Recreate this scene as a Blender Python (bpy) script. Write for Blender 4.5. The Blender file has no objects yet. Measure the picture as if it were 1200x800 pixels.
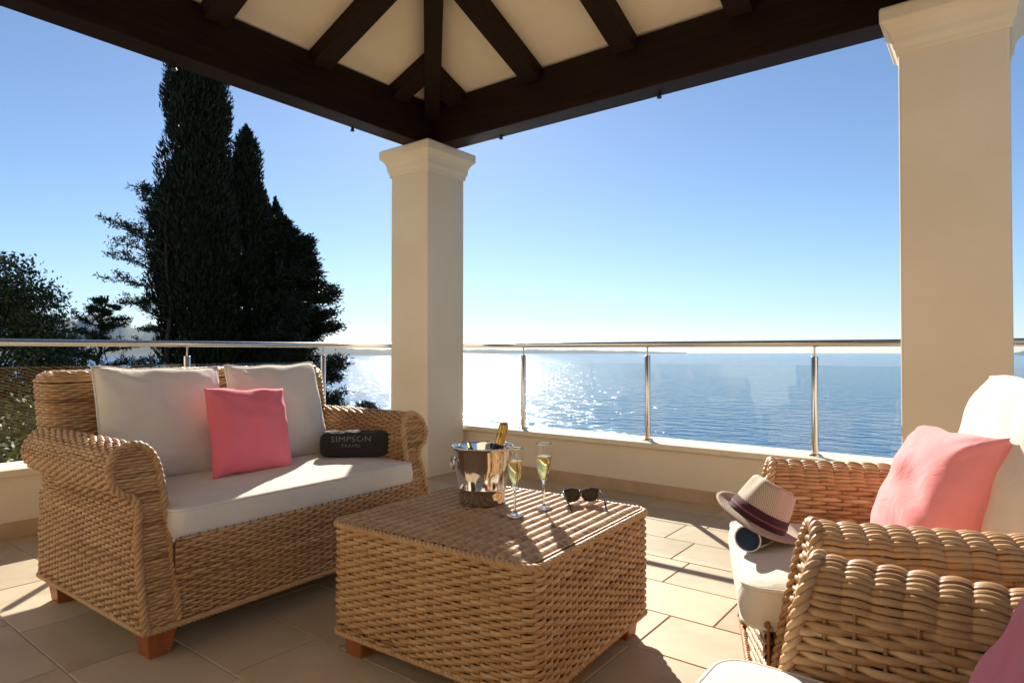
import bpy, bmesh, math, random
import numpy as np
from mathutils import Vector, Matrix, Euler

random.seed(7)
RNG = np.random.default_rng(11)
R = math.radians
PI = math.pi
SC = bpy.context.scene
COL = SC.collection

# ------------------------------------------------------------------ camera
YAW = R(37.4)
cam_d = bpy.data.cameras.new('camera')
cam = bpy.data.objects.new('camera', cam_d)
COL.objects.link(cam)
cam.location = (0, 0, 1.05)
cam.rotation_euler = (R(90) + math.atan(10.5 / 742.0), 0, YAW)
cam_d.sensor_width = 36
cam_d.lens = 742.0 / 1200.0 * 36
cam_d.clip_start = 0.05
cam_d.clip_end = 60000
SC.camera = cam

# ------------------------------------------------------------------ light
SUN_AZ, SUN_EL = R(44), R(28.7)
SUN = Vector((-math.sin(SUN_AZ) * math.cos(SUN_EL), math.cos(SUN_AZ) * math.cos(SUN_EL), math.sin(SUN_EL)))
world = bpy.data.worlds.new('World')
SC.world = world
world.use_nodes = True
wn = world.node_tree
for n in list(wn.nodes):
    wn.nodes.remove(n)
w_out = wn.nodes.new('ShaderNodeOutputWorld')
w_bg = wn.nodes.new('ShaderNodeBackground')
w_sky = wn.nodes.new('ShaderNodeTexSky')
w_sky.sky_type = 'NISHITA'
w_sky.sun_disc = False
w_sky.sun_elevation = SUN_EL
w_sky.sun_rotation = -SUN_AZ
w_sky.altitude = 60
w_sky.air_density = 0.85
w_sky.dust_density = 0.1
w_sky.ozone_density = 3.6
w_bg.inputs['Strength'].default_value = 0.053
wn.links.new(w_sky.outputs[0], w_bg.inputs[0])
wn.links.new(w_bg.outputs[0], w_out.inputs[0])

sun_d = bpy.data.lights.new('sun', 'SUN')
sun_d.energy = 4.4
sun_d.angle = R(0.5)
sun_d.color = (1.0, 0.905, 0.77)
sun = bpy.data.objects.new('sun', sun_d)
COL.objects.link(sun)
sun.rotation_euler = SUN.to_track_quat('Z', 'Y').to_euler()
sun.location = (0, 0, 30)

SC.view_settings.view_transform = 'Standard'
SC.view_settings.look = 'None'
SC.view_settings.exposure = 1.31
SC.view_settings.gamma = 1.0
SC.view_settings.use_curve_mapping = False
SC.render.engine = 'CYCLES'
cy = SC.cycles
cy.use_denoising = True
cy.max_bounces = 10
cy.diffuse_bounces = 5
cy.glossy_bounces = 5
cy.transmission_bounces = 8
cy.transparent_max_bounces = 16
cy.volume_bounces = 0
cy.caustics_reflective = False
cy.caustics_refractive = False
cy.sample_clamp_indirect = 6.0

# ------------------------------------------------------------------ helpers
def tag(o, label=None, cat=None, group=None, kind=None):
    if label: o['label'] = label
    if cat: o['category'] = cat
    if group: o['group'] = group
    if kind: o['kind'] = kind
    return o

def thing(name, label, cat, loc=(0, 0, 0), rz=0.0, group=None):
    o = bpy.data.objects.new(name, None)
    o.empty_display_size = 0.1
    COL.objects.link(o)
    o.location = loc
    o.rotation_euler = (0, 0, rz)
    return tag(o, label, cat, group)

class MB:
    """collects numpy vertex / face blocks, builds ONE mesh object"""
    def __init__(s):
        s.v = []; s.f = []; s.t = []; s.n = 0; s.mi = []; s.w = []
    def add(s, v, f, tint=0.5, mi=0, w=None):
        v = np.asarray(v, dtype=float).reshape(-1, 3)
        f = np.asarray(f, dtype=int)
        s.v.append(v)
        s.f.append(f + s.n)
        s.mi.append(np.full(len(f), mi))
        t = np.asarray(tint, dtype=float)
        s.t.append(np.full(len(v), float(t)) if t.ndim == 0 else t)
        s.w.append(np.zeros((len(v), 3)) if w is None else w)
        s.n += len(v)
        return s
    def box(s, a, b, tint=0.5, mi=0):
        (x0, y0, z0), (x1, y1, z1) = a, b
        v = [(x0, y0, z0), (x1, y0, z0), (x1, y1, z0), (x0, y1, z0), (x0, y0, z1), (x1, y0, z1), (x1, y1, z1), (x0, y1, z1)]
        f = [(0, 3, 2, 1), (4, 5, 6, 7), (0, 1, 5, 4), (1, 2, 6, 5), (2, 3, 7, 6), (3, 0, 4, 7)]
        return s.add(v, f, tint, mi)
    def hexa(s, v, tint=0.5):
        f = [(0, 3, 2, 1), (4, 5, 6, 7), (0, 1, 5, 4), (1, 2, 6, 5), (2, 3, 7, 6), (3, 0, 4, 7)]
        return s.add(v, f, tint)
    def grid(s, P, closed_u=False, closed_v=False, tint=0.5, mi=0, w=None):
        """P: (nu, nv, 3)"""
        nu, nv = P.shape[:2]
        iu = np.arange(nu if closed_u else nu - 1)
        iv = np.arange(nv if closed_v else nv - 1)
        A, B = np.meshgrid(iu, iv, indexing='ij')
        A2, B2 = (A + 1) % nu, (B + 1) % nv
        f = np.stack([A * nv + B, A2 * nv + B, A2 * nv + B2, A * nv + B2], -1).reshape(-1, 4)
        if np.ndim(tint) == 0:
            t = tint
        else:
            t = np.asarray(tint).reshape(-1)
        return s.add(P.reshape(-1, 3), f, t, mi, w)
    def lathe(s, prof, n=32, c=(0, 0, 0), tint=0.5, mi=0):
        prof = np.asarray(prof, float)
        a = np.arange(n) / n * 2 * PI
        P = np.zeros((n, len(prof), 3))
        P[..., 0] = np.cos(a)[:, None] * prof[:, 0] + c[0]
        P[..., 1] = np.sin(a)[:, None] * prof[:, 0] + c[1]
        P[..., 2] = prof[:, 1] + c[2]
        return s.grid(P, closed_u=True, tint=tint, mi=mi)
    def tube(s, pts, r, k=8, caps=True, tint=0.5, closed=False, flat=None, up=None, fibre=None):
        pts = np.asarray(pts, float)
        n = len(pts)
        r = np.full(n, r) if np.ndim(r) == 0 else np.asarray(r, float)
        T, N, B = frames(pts, closed, up)
        a = np.arange(k) / k * 2 * PI + PI / k + PI       # seam on the inner side
        ra = r if flat is None else r * flat
        P = pts[:, None, :] + r[:, None, None] * np.cos(a)[None, :, None] * N[:, None, :] + ra[:, None, None] * np.sin(a)[None, :, None] * B[:, None, :]
        t = tint if np.ndim(tint) == 0 else np.repeat(tint, k)
        w = None
        if fibre is not None:        # length along the strand, angle round it, a number of its own
            sl = np.concatenate([[0], np.cumsum(np.linalg.norm(np.diff(pts, axis=0), axis=1))])
            w = np.zeros((n, k, 3)); w[..., 0] = sl[:, None]; w[..., 1] = (np.arange(k) / k)[None, :]; w[..., 2] = fibre
            w = w.reshape(-1, 3)
        s.grid(P, closed_u=closed, closed_v=True, tint=t, w=w)
        if caps and not closed:
            for (row, rev) in ((0, True), (n - 1, False)):
                ring = P[row][::-1] if rev else P[row]
                c0 = ring.mean(0)
                vv = np.vstack([ring, c0[None]])
                ff = [(j, (j + 1) % k, k, k) for j in range(k)]
                ff = np.array(ff)
                s.add(vv, ff, 0.5 if np.ndim(tint) else tint)
        return s
    def mesh(s, name, smooth=True):
        V = np.vstack(s.v)
        me = bpy.data.meshes.new(name)
        faces = []
        lens = []
        for F in s.f:
            if F.ndim == 2 and F.shape[1] == 4:
                tri = F[:, 2] == F[:, 3]
                if tri.any():
                    for row, isT in zip(F, tri):
                        faces.append(row[:3] if isT else row)
                        lens.append(3 if isT else 4)
                else:
                    faces.append(F.reshape(-1)); lens += [4] * len(F)
            elif F.ndim == 2:
                faces.append(F.reshape(-1)); lens += [F.shape[1]] * len(F)
        L = np.concatenate(faces)
        lens = np.array(lens)
        me.vertices.add(len(V))
        me.vertices.foreach_set('co', V.astype(np.float32).ravel())
        me.loops.add(len(L))
        me.loops.foreach_set('vertex_index', L.astype(np.int32))
        me.polygons.add(len(lens))
        starts = np.concatenate([[0], np.cumsum(lens)[:-1]])
        me.polygons.foreach_set('loop_start', starts.astype(np.int32))
        mi = np.concatenate(s.mi)
        if mi.any():
            me.polygons.foreach_set('material_index', mi.astype(np.int32))
        at = me.attributes.new('tint', 'FLOAT', 'POINT')
        at.data.foreach_set('value', np.concatenate(s.t).astype(np.float32))
        W = np.vstack(s.w)
        if W.any():
            aw = me.attributes.new('strand', 'FLOAT_VECTOR', 'POINT')
            aw.data.foreach_set('vector', W.astype(np.float32).ravel())
        me.polygons.foreach_set('use_smooth', np.full(len(lens), bool(smooth)))
        me.update(calc_edges=True)
        me.validate()
        return me
    def build(s, name, mat, parent=None, smooth=True, bevel=None, label=None, kind=None, auto=None):
        me = s.mesh(name, smooth)
        return link(name, me, mat, parent, bevel, label, kind)

def link(name, me, mat, parent=None, bevel=None, label=None, kind=None):
    o = bpy.data.objects.new(name, me)
    COL.objects.link(o)
    if not isinstance(mat, (list, tuple)): mat = [mat]
    if not me.materials:
        for m in mat: me.materials.append(m)
    o.parent = parent
    if bevel:
        md = o.modifiers.new('bevel', 'BEVEL')
        md.width = bevel; md.segments = 2; md.limit_method = 'ANGLE'; md.angle_limit = R(40)
    if label: o['label'] = label
    if kind: o['kind'] = kind
    return o

def frames(pts, closed=False, up=None):
    n = len(pts)
    if closed:
        T = np.roll(pts, -1, 0) - np.roll(pts, 1, 0)
    else:
        T = np.gradient(pts, axis=0)
    T /= np.linalg.norm(T, axis=1, keepdims=True) + 1e-12
    if up is not None:
        up = np.asarray(up, float)
        if up.ndim == 1: up = np.tile(up, (n, 1))
        N = up - (up * T).sum(1, keepdims=True) * T
        N /= np.linalg.norm(N, axis=1, keepdims=True) + 1e-12
    else:
        N = np.zeros_like(T)
        a = np.array([0, 0, 1.0]) if abs(T[0][2]) < 0.9 else np.array([1.0, 0, 0])
        v = a - a.dot(T[0]) * T[0]
        N[0] = v / np.linalg.norm(v)
        for i in range(1, n):
            v = N[i - 1] - N[i - 1].dot(T[i]) * T[i]
            N[i] = v / (np.linalg.norm(v) + 1e-12)
    return T, N, np.cross(T, N)

def resample(pts, ds, closed=False, extra=None):
    pts = np.asarray(pts, float)
    if closed:
        pts = np.vstack([pts, pts[:1]])
        if extra is not None: extra = np.vstack([extra, extra[:1]])
    seg = np.linalg.norm(np.diff(pts, axis=0), axis=1)
    s = np.concatenate([[0], np.cumsum(seg)])
    n = max(3, int(round(s[-1] / ds)) + 1)
    q = np.linspace(0, s[-1], n)
    if closed: q = q[:-1]
    out = np.stack([np.interp(q, s, pts[:, i]) for i in range(3)], 1)
    if extra is not None:
        ex = np.stack([np.interp(q, s, extra[:, i]) for i in range(extra.shape[1])], 1)
        return out, q, s[-1], ex
    return out, q, s[-1]

def smooth_curve(p, n=12):
    """Catmull-Rom through the points"""
    p = np.asarray(p, float)
    q = np.vstack([2 * p[0] - p[1], p, 2 * p[-1] - p[-2]])
    out = []
    for i in range(1, len(q) - 2):
        for t in np.arange(n) / n:
            a, b, c, d = q[i - 1], q[i], q[i + 1], q[i + 2]
            out.append(0.5 * ((2 * b) + (-a + c) * t + (2 * a - 5 * b + 4 * c - d) * t * t + (-a + 3 * b - 3 * c + d) * t ** 3))
    out.append(p[-1])
    return np.array(out)

# ---- wicker: each row is a pair of twisted strands round hidden stakes
def weave_row(mb, pts, nrm, stake, j, r=0.0078, An=0.0054, Ab=0.0006, closed=False, per=5, k=5, mode='plain', tint_rng=(0.34, 0.70), rn=None, nst=None):
    ds = stake / per
    P, s, L, Nn = resample(pts, ds, closed, np.asarray(nrm, float))
    if closed:
        stake = L / (nst or 2 * round(L / stake / 2))
    Nn /= np.linalg.norm(Nn, axis=1, keepdims=True)
    T = (np.roll(P, -1, 0) - np.roll(P, 1, 0)) if closed else np.gradient(P, axis=0)
    T /= np.linalg.norm(T, axis=1, keepdims=True) + 1e-12
    B = np.cross(T, Nn)
    strands = (0, 1) if mode == 'pair' else (0,)
    for st in strands:
        ph = PI * s / stake + PI * st + (j % 2) * PI + RNG.normal(0, 0.12) + 0.25 * np.sin(s * 3.1 + RNG.uniform(0, 6))
        amp = 1 + 0.12 * np.sin(s * 9.3 + RNG.uniform(0, 6)) + RNG.normal(0, 0.03)
        if mode == 'pair':
            on, ob = An * np.sin(ph) * amp, Ab * np.cos(ph)
        elif mode == 'plain':
            on, ob = An * np.tanh(1.5 * np.sin(ph)) * amp, Ab * np.cos(ph) + 0.0006 * np.sin(s * 11 + j)
        else:
            on, ob = An * (2 * np.abs(np.sin(PI * s / stake)) ** .7 - 1.2) * amp, 0.0014 * np.cos(PI * s / stake + j * .3)
        ob = ob + 0.0009 * np.sin(s * 17 + RNG.uniform(0, 6))
        C = P + on[:, None] * Nn + ob[:, None] * B
        # strand pieces of finite length carry their own tint
        seg = np.floor((s + RNG.uniform(0, 1)) / RNG.uniform(0.35, 0.9)).astype(int)
        tv = RNG.uniform(tint_rng[0], tint_rng[1], seg.max() + 2)
        odd = RNG.uniform(0, 1, seg.max() + 2)
        tv = np.where(odd > 0.95, .9, np.where(odd < 0.05, 0.15, tv))
        rr = r * (1 + RNG.normal(0, 0.05) + 0.08 * np.sin(s * 23 + RNG.uniform(0, 6)))
        mb.tube(C, rr * (0.72 if rn is None else rn), k=k, caps=False, tint=tv[seg], closed=closed, up=Nn, fibre=RNG.uniform(0, 200), flat=1.0 / (0.72 if rn is None else rn))

def rope(mb, pts, Rr=0.007, r=0.0062, pitch=0.055, k=6, n=3, closed=False, ph0=0.0):
    P, s, L = resample(pts, 0.006, closed)
    T, N, B = frames(P, closed)
    if closed: pitch = L / round(L / pitch)
    for i in range(n):
        ph = 2 * PI * (s / pitch + i / n) + ph0
        C = P + Rr * (np.cos(ph)[:, None] * N + np.sin(ph)[:, None] * B)
        t = RNG.uniform(0.3, 0.85)
        mb.tube(C, r, k=k, caps=not closed, tint=np.full(len(C), t), closed=closed, fibre=RNG.uniform(0, 200))

def rrect(hx, hy, rad, n=6, cx=0.0, cy=0.0):
    """rounded rectangle outline (CCW) and outward normals"""
    pts, nr = [], []
    for (sx, sy, a0) in ((1, 1, 0), (-1, 1, PI / 2), (-1, -1, PI), (1, -1, 1.5 * PI)):
        for i in range(n + 1):
            a = a0 + PI / 2 * i / n
            pts.append((cx + sx * (hx - rad) + rad * math.cos(a), cy + sy * (hy - rad) + rad * math.sin(a)))
            nr.append((math.cos(a), math.sin(a)))
    return np.array(pts), np.array(nr)

# ------------------------------------------------------------------ materials
def mat(name):
    m = bpy.data.materials.new(name)
    m.use_nodes = True
    nt = m.node_tree
    return m, nt, nt.nodes['Principled BSDF']

def nd(nt, t, **kw):
    n = nt.nodes.new(t)
    for k, v in kw.items():
        if hasattr(n, k) and k not in n.inputs: setattr(n, k, v)
        else: n.inputs[k].default_value = v
    return n

def ramp(nt, stops):
    r = nt.nodes.new('ShaderNodeValToRGB')
    el = r.color_ramp.elements
    while len(el) < len(stops): el.new(0.5)
    for e, (p, c) in zip(el, stops):
        e.position = p; e.color = (*c, 1)
    return r

def noisy(name, c0, c1, scale=5, rough=0.8, bump=0.1, bscale=80, detail=6, spec=0.5, c2=None, coords='Object', dist=0.002, lo=0.0):
    m, nt, b = mat(name)
    tc = nd(nt, 'ShaderNodeTexCoord')
    n1 = nd(nt, 'ShaderNodeTexNoise', Scale=scale, Detail=detail)
    nt.links.new(tc.outputs[coords], n1.inputs['Vector'])
    st = [(0.3, c0), (0.7, c1)] if c2 is None else [(0.25, c0), (0.5, c1), (0.75, c2)]
    rp = ramp(nt, st)
    nt.links.new(n1.outputs['Fac'], rp.inputs[0])
    nt.links.new(rp.outputs[0], b.inputs['Base Color'])
    b.inputs['Roughness'].default_value = rough
    b.inputs['Specular IOR Level'].default_value = spec
    if bump:
        n2 = nd(nt, 'ShaderNodeTexNoise', Scale=bscale, Detail=4)
        nt.links.new(tc.outputs[coords], n2.inputs['Vector'])
        bp = nd(nt, 'ShaderNodeBump', Strength=bump, Distance=dist)
        nt.links.new(n2.outputs['Fac'], bp.inputs['Height'])
        if lo:
            n3 = nd(nt, 'ShaderNodeTexNoise', Scale=7.0, Detail=3, Distortion=1.0)
            nt.links.new(tc.outputs[coords], n3.inputs['Vector'])
            b3 = nd(nt, 'ShaderNodeBump', Strength=lo, Distance=0.012)
            nt.links.new(n3.outputs['Fac'], b3.inputs['Height']); nt.links.new(b3.outputs[0], bp.inputs['Normal'])
        nt.links.new(bp.outputs[0], b.inputs['Normal'])
    return m

M = {}
M['house'] = noisy('house_render', (0.68, 0.61, 0.49), (0.74, 0.67, 0.55), scale=1.0, rough=0.9, bump=0.2, bscale=40, spec=0.2)
M['plaster'] = noisy('cream_plaster', (0.70, 0.615, 0.475), (0.79, 0.705, 0.565), scale=1.6, rough=0.9, bump=0.3, bscale=45, spec=0.25, lo=0.25)
M['capital'] = noisy('capital_plaster', (0.76, 0.67, 0.52), (0.80, 0.715, 0.57), scale=4, rough=0.88, bump=0.12, bscale=60, spec=0.25)
M['soffit'] = noisy('soffit_plaster', (0.76, 0.67, 0.53), (0.81, 0.725, 0.59), scale=2, rough=0.9, bump=0.2, bscale=30, spec=0.2, lo=0.3)
M['coping'] = noisy('coping_stone', (0.68, 0.60, 0.47), (0.75, 0.67, 0.54), scale=7, rough=0.7, bump=0.15, bscale=70, spec=0.35)
M['skirting'] = noisy('skirting_stone', (0.44, 0.31, 0.19), (0.54, 0.40, 0.26), scale=6, rough=0.7, bump=0.12, bscale=60, spec=0.35)
M['grout'] = noisy('grout', (0.38, 0.31, 0.22), (0.46, 0.38, 0.28), scale=20, rough=0.95, bump=0.2, bscale=150)
M['roof_tile'] = noisy('roof_clay', (0.30, 0.13, 0.07), (0.40, 0.20, 0.11), scale=8, rough=0.85)

def tile_material():
    m, nt, b = mat('limestone_tile')
    tc = nd(nt, 'ShaderNodeTexCoord')
    oi = nd(nt, 'ShaderNodeObjectInfo')
    add = nd(nt, 'ShaderNodeVectorMath', operation='ADD')
    mul = nd(nt, 'ShaderNodeVectorMath', operation='SCALE'); mul.inputs['Scale'].default_value = 37.0
    comb = nd(nt, 'ShaderNodeCombineXYZ')
    for i in range(3): nt.links.new(oi.outputs['Random'], comb.inputs[i])
    nt.links.new(comb.outputs[0], mul.inputs[0])
    nt.links.new(tc.outputs['Object'], add.inputs[0]); nt.links.new(mul.outputs[0], add.inputs[1])
    n1 = nd(nt, 'ShaderNodeTexNoise', Scale=3.5, Detail=8, Roughness=0.65)
    nt.links.new(add.outputs[0], n1.inputs['Vector'])
    rp = ramp(nt, [(0.25, (0.43, 0.32, 0.205)), (0.5, (0.53, 0.41, 0.275)), (0.8, (0.59, 0.475, 0.33))])
    nt.links.new(n1.outputs['Fac'], rp.inputs[0])
    hs = nd(nt, 'ShaderNodeHueSaturation')
    mr = nd(nt, 'ShaderNodeMapRange'); mr.inputs['To Min'].default_value = 0.84; mr.inputs['To Max'].default_value = 1.08
    nt.links.new(oi.outputs['Random'], mr.inputs['Value'])
    nt.links.new(mr.outputs[0], hs.inputs['Value'])
    nt.links.new(rp.outputs[0], hs.inputs['Color'])
    nt.links.new(hs.outputs[0], b.inputs['Base Color'])
    n2 = nd(nt, 'ShaderNodeTexNoise', Scale=26, Detail=6)
    nt.links.new(add.outputs[0], n2.inputs['Vector'])
    bp = nd(nt, 'ShaderNodeBump', Strength=0.25, Distance=0.003)
    nt.links.new(n2.outputs['Fac'], bp.inputs['Height'])
    nt.links.new(bp.outputs[0], b.inputs['Normal'])
    rr = nd(nt, 'ShaderNodeMapRange'); rr.inputs['To Min'].default_value = 0.45; rr.inputs['To Max'].default_value = 0.7
    nt.links.new(n2.outputs['Fac'], rr.inputs['Value'])
    nt.links.new(rr.outputs[0], b.inputs['Roughness'])
    b.inputs['Specular IOR Level'].default_value = 0.35
    return m
M['tile'] = tile_material()

def wood(name, c0, c1, rough=0.55, scale=(2, 30, 30), spec=0.15):
    m, nt, b = mat(name)
    tc = nd(nt, 'ShaderNodeTexCoord')
    mp = nd(nt, 'ShaderNodeMapping'); mp.inputs['Scale'].default_value = scale
    nt.links.new(tc.outputs['Object'], mp.inputs['Vector'])
    n1 = nd(nt, 'ShaderNodeTexNoise', Scale=1.5, Detail=8, Roughness=0.6, Distortion=0.6)
    nt.links.new(mp.outputs[0], n1.inputs['Vector'])
    rp = ramp(nt, [(0.3, c0), (0.7, c1)])
    nt.links.new(n1.outputs['Fac'], rp.inputs[0])
    nt.links.new(rp.outputs[0], b.inputs['Base Color'])
    bp = nd(nt, 'ShaderNodeBump', Strength=0.25, Distance=0.003)
    nt.links.new(n1.outputs['Fac'], bp.inputs['Height'])
    nt.links.new(bp.outputs[0], b.inputs['Normal'])
    b.inputs['Roughness'].default_value = rough
    b.inputs['Specular IOR Level'].default_value = spec
    return m
M['beam_x'] = wood('dark_beam_x', (0.010, 0.0045, 0.0025), (0.024, 0.011, 0.006), scale=(2, 30, 30))
M['beam_y'] = wood('dark_beam_y', (0.010, 0.0045, 0.0025), (0.024, 0.011, 0.006), scale=(30, 2, 30))
M['leg'] = wood('stained_leg', (0.26, 0.065, 0.016), (0.36, 0.11, 0.03), rough=0.38, scale=(25, 25, 3), spec=0.5)

def wicker_material():
    m, nt, b = mat('wicker')
    at = nd(nt, 'ShaderNodeAttribute', attribute_name='tint')
    tc = nd(nt, 'ShaderNodeTexCoord')
    n1 = nd(nt, 'ShaderNodeTexNoise', Scale=4.0, Detail=5)
    nt.links.new(tc.outputs['Object'], n1.inputs['Vector'])
    st = nd(nt, 'ShaderNodeAttribute', attribute_name='strand')
    vm = nd(nt, 'ShaderNodeVectorMath', operation='MULTIPLY'); vm.inputs[1].default_value = (9.0, 7.0, 1.0)
    nt.links.new(st.outputs['Vector'], vm.inputs[0])
    n2 = nd(nt, 'ShaderNodeTexNoise', Scale=1.6, Detail=5, Roughness=0.65)
    nt.links.new(vm.outputs[0], n2.inputs['Vector'])
    a1 = nd(nt, 'ShaderNodeMath', operation='MULTIPLY_ADD'); a1.inputs[1].default_value = 0.5; a1.inputs[2].default_value = -0.25
    nt.links.new(n1.outputs['Fac'], a1.inputs[0])
    a2 = nd(nt, 'ShaderNodeMath', operation='MULTIPLY_ADD'); a2.inputs[1].default_value = 1.3; a2.inputs[2].default_value = -0.65
    nt.links.new(n2.outputs['Fac'], a2.inputs[0])
    s1 = nd(nt, 'ShaderNodeMath', operation='ADD'); s2 = nd(nt, 'ShaderNodeMath', operation='ADD')
    nt.links.new(at.outputs['Fac'], s1.inputs[0]); nt.links.new(a1.outputs[0], s1.inputs[1])
    nt.links.new(s1.outputs[0], s2.inputs[0]); nt.links.new(a2.outputs[0], s2.inputs[1])
    rp = ramp(nt, [(0.0, (0.22, 0.10, 0.040)), (0.3, (0.41, 0.23, 0.098)), (0.6, (0.52, 0.310, 0.142)), (1.0, (0.60, 0.41, 0.22))])
    nt.links.new(s2.outputs[0], rp.inputs[0])
    nt.links.new(rp.outputs[0], b.inputs['Base Color'])
    b.inputs['Roughness'].default_value = 0.42
    b.inputs['Specular IOR Level'].default_value = 0.45
    bp = nd(nt, 'ShaderNodeBump', Strength=0.6, Distance=0.0022)
    nt.links.new(n2.outputs['Fac'], bp.inputs['Height'])
    nt.links.new(bp.outputs[0], b.inputs['Normal'])
    return m
M['wicker'] = wicker_material()

def fabric(name, c, var=0.06, bump=0.4, rough=0.95, wr=0.5):
    m, nt, b = mat(name)
    tc = nd(nt, 'ShaderNodeTexCoord')
    n1 = nd(nt, 'ShaderNodeTexNoise', Scale=5, Detail=6)
    nt.links.new(tc.outputs['Object'], n1.inputs['Vector'])
    rp = ramp(nt, [(0.3, tuple(x * (1 - var) for x in c)), (0.7, tuple(min(1, x * (1 + var)) for x in c))])
    nt.links.new(n1.outputs['Fac'], rp.inputs[0])
    nt.links.new(rp.outputs[0], b.inputs['Base Color'])
    n2 = nd(nt, 'ShaderNodeTexNoise', Scale=700, Detail=2)
    n3 = nd(nt, 'ShaderNodeTexNoise', Scale=9, Detail=3, Distortion=1.2)
    nt.links.new(tc.outputs['Object'], n2.inputs['Vector']); nt.links.new(tc.outputs['Object'], n3.inputs['Vector'])
    b1 = nd(nt, 'ShaderNodeBump', Strength=bump, Distance=0.0008)
    b2 = nd(nt, 'ShaderNodeBump', Strength=wr, Distance=0.012)
    nt.links.new(n2.outputs['Fac'], b1.inputs['Height']); nt.links.new(n3.outputs['Fac'], b2.inputs['Height'])
    nt.links.new(b2.outputs[0], b1.inputs['Normal'])
    nt.links.new(b1.outputs[0], b.inputs['Normal'])
    b.inputs['Roughness'].default_value = rough
    b.inputs['Specular IOR Level'].default_value = 0.2
    try:
        b.inputs['Sheen Weight'].default_value = 0.15
        b.inputs['Sheen Roughness'].default_value = 0.5
    except KeyError:
        pass
    return m
M['canvas'] = fabric('cream_canvas', (0.70, 0.65, 0.57))
M['piping'] = fabric('cream_piping', (0.74, 0.695, 0.62), wr=0)
M['pink'] = fabric('pink_cotton', (0.82, 0.18, 0.225), var=0.05)
M['sunlit_pink'] = fabric('sunlit_pink_cotton', (0.86, 0.31, 0.335), var=0.05)  # same pink cotton, paler: the sunlight on it is put into the colour
M['shaded'] = fabric('shaded_pink_cotton', (0.66, 0.18, 0.25), var=0.05)  # pink cotton with the chair's shade put into its colour
M['dark_cloth'] = fabric('charcoal_cloth', (0.036, 0.031, 0.027), var=0.2)
M['navy'] = fabric('navy_cloth', (0.018, 0.035, 0.075), var=0.2, wr=0.1)
M['white_trim'] = fabric('white_trim', (0.75, 0.73, 0.70), wr=0)
M['grey_print'] = fabric('grey_print', (0.22, 0.20, 0.18), wr=0)

def metal(name, c, rough):
    m, nt, b = mat(name)
    b.inputs['Base Color'].default_value = (*c, 1)
    b.inputs['Metallic'].default_value = 1
    tc = nd(nt, 'ShaderNodeTexCoord')
    n = nd(nt, 'ShaderNodeTexNoise', Scale=12, Detail=5)
    nt.links.new(tc.outputs['Object'], n.inputs['Vector'])
    mr = nd(nt, 'ShaderNodeMapRange'); mr.inputs['To Min'].default_value = rough * 0.75; mr.inputs['To Max'].default_value = rough * 1.35
    nt.links.new(n.outputs['Fac'], mr.inputs['Value'])
    nt.links.new(mr.outputs[0], b.inputs['Roughness'])
    return m
M['steel'] = metal('stainless_steel', (0.62, 0.60, 0.57), 0.16)
M['bucket'] = metal('polished_steel', (0.66, 0.63, 0.59), 0.07)
M['foil'] = metal('gold_foil', (0.50, 0.30, 0.09), 0.32)

def clear(name, tint, ior=1.5, rough=0.0):
    """thin clear glass: straight-through transmission plus Fresnel reflection"""
    m, nt, b = mat(name)
    nt.nodes.remove(b)
    out = nt.nodes['Material Output']
    tr = nd(nt, 'ShaderNodeBsdfTransparent'); tr.inputs['Color'].default_value = (*tint, 1)
    gl = nd(nt, 'ShaderNodeBsdfGlossy'); gl.inputs['Roughness'].default_value = rough
    lw = nd(nt, 'ShaderNodeLayerWeight', Blend=0.5)          # 1 - |cos|, the same from both sides of the sheet
    pw = nd(nt, 'ShaderNodeMath', operation='POWER'); pw.inputs[1].default_value = 5.0
    fr = nd(nt, 'ShaderNodeMath', operation='MULTIPLY_ADD'); fr.inputs[1].default_value = 0.955; fr.inputs[2].default_value = ((ior - 1) / (ior + 1)) ** 2
    nt.links.new(lw.outputs['Facing'], pw.inputs[0]); nt.links.new(pw.outputs[0], fr.inputs[0])
    mx = nd(nt, 'ShaderNodeMixShader')
    nt.links.new(fr.outputs[0], mx.inputs[0]); nt.links.new(tr.outputs[0], mx.inputs[1]); nt.links.new(gl.outputs[0], mx.inputs[2])
    nt.links.new(mx.outputs[0], out.inputs['Surface'])
    return m
M['pane'] = clear('balustrade_glass', (0.93, 0.965, 0.965))
def solid_glass(name, c, ior):
    m, nt, b = mat(name)
    b.inputs['Base Color'].default_value = (*c, 1)
    b.inputs['Roughness'].default_value = 0.0
    b.inputs['IOR'].default_value = ior
    b.inputs['Transmission Weight'].default_value = 1.0
    return m
M['flute_glass'] = solid_glass('flute_glass', (0.97, 0.985, 0.975), 1.45)

def champagne_material():
    m, nt, b = mat('champagne')
    b.inputs['Base Color'].default_value = (0.93, 0.74, 0.30, 1)
    b.inputs['Roughness'].default_value = 0.0
    b.inputs['IOR'].default_value = 1.34
    b.inputs['Transmission Weight'].default_value = 1.0
    return m
M['champagne'] = champagne_material()

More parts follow.
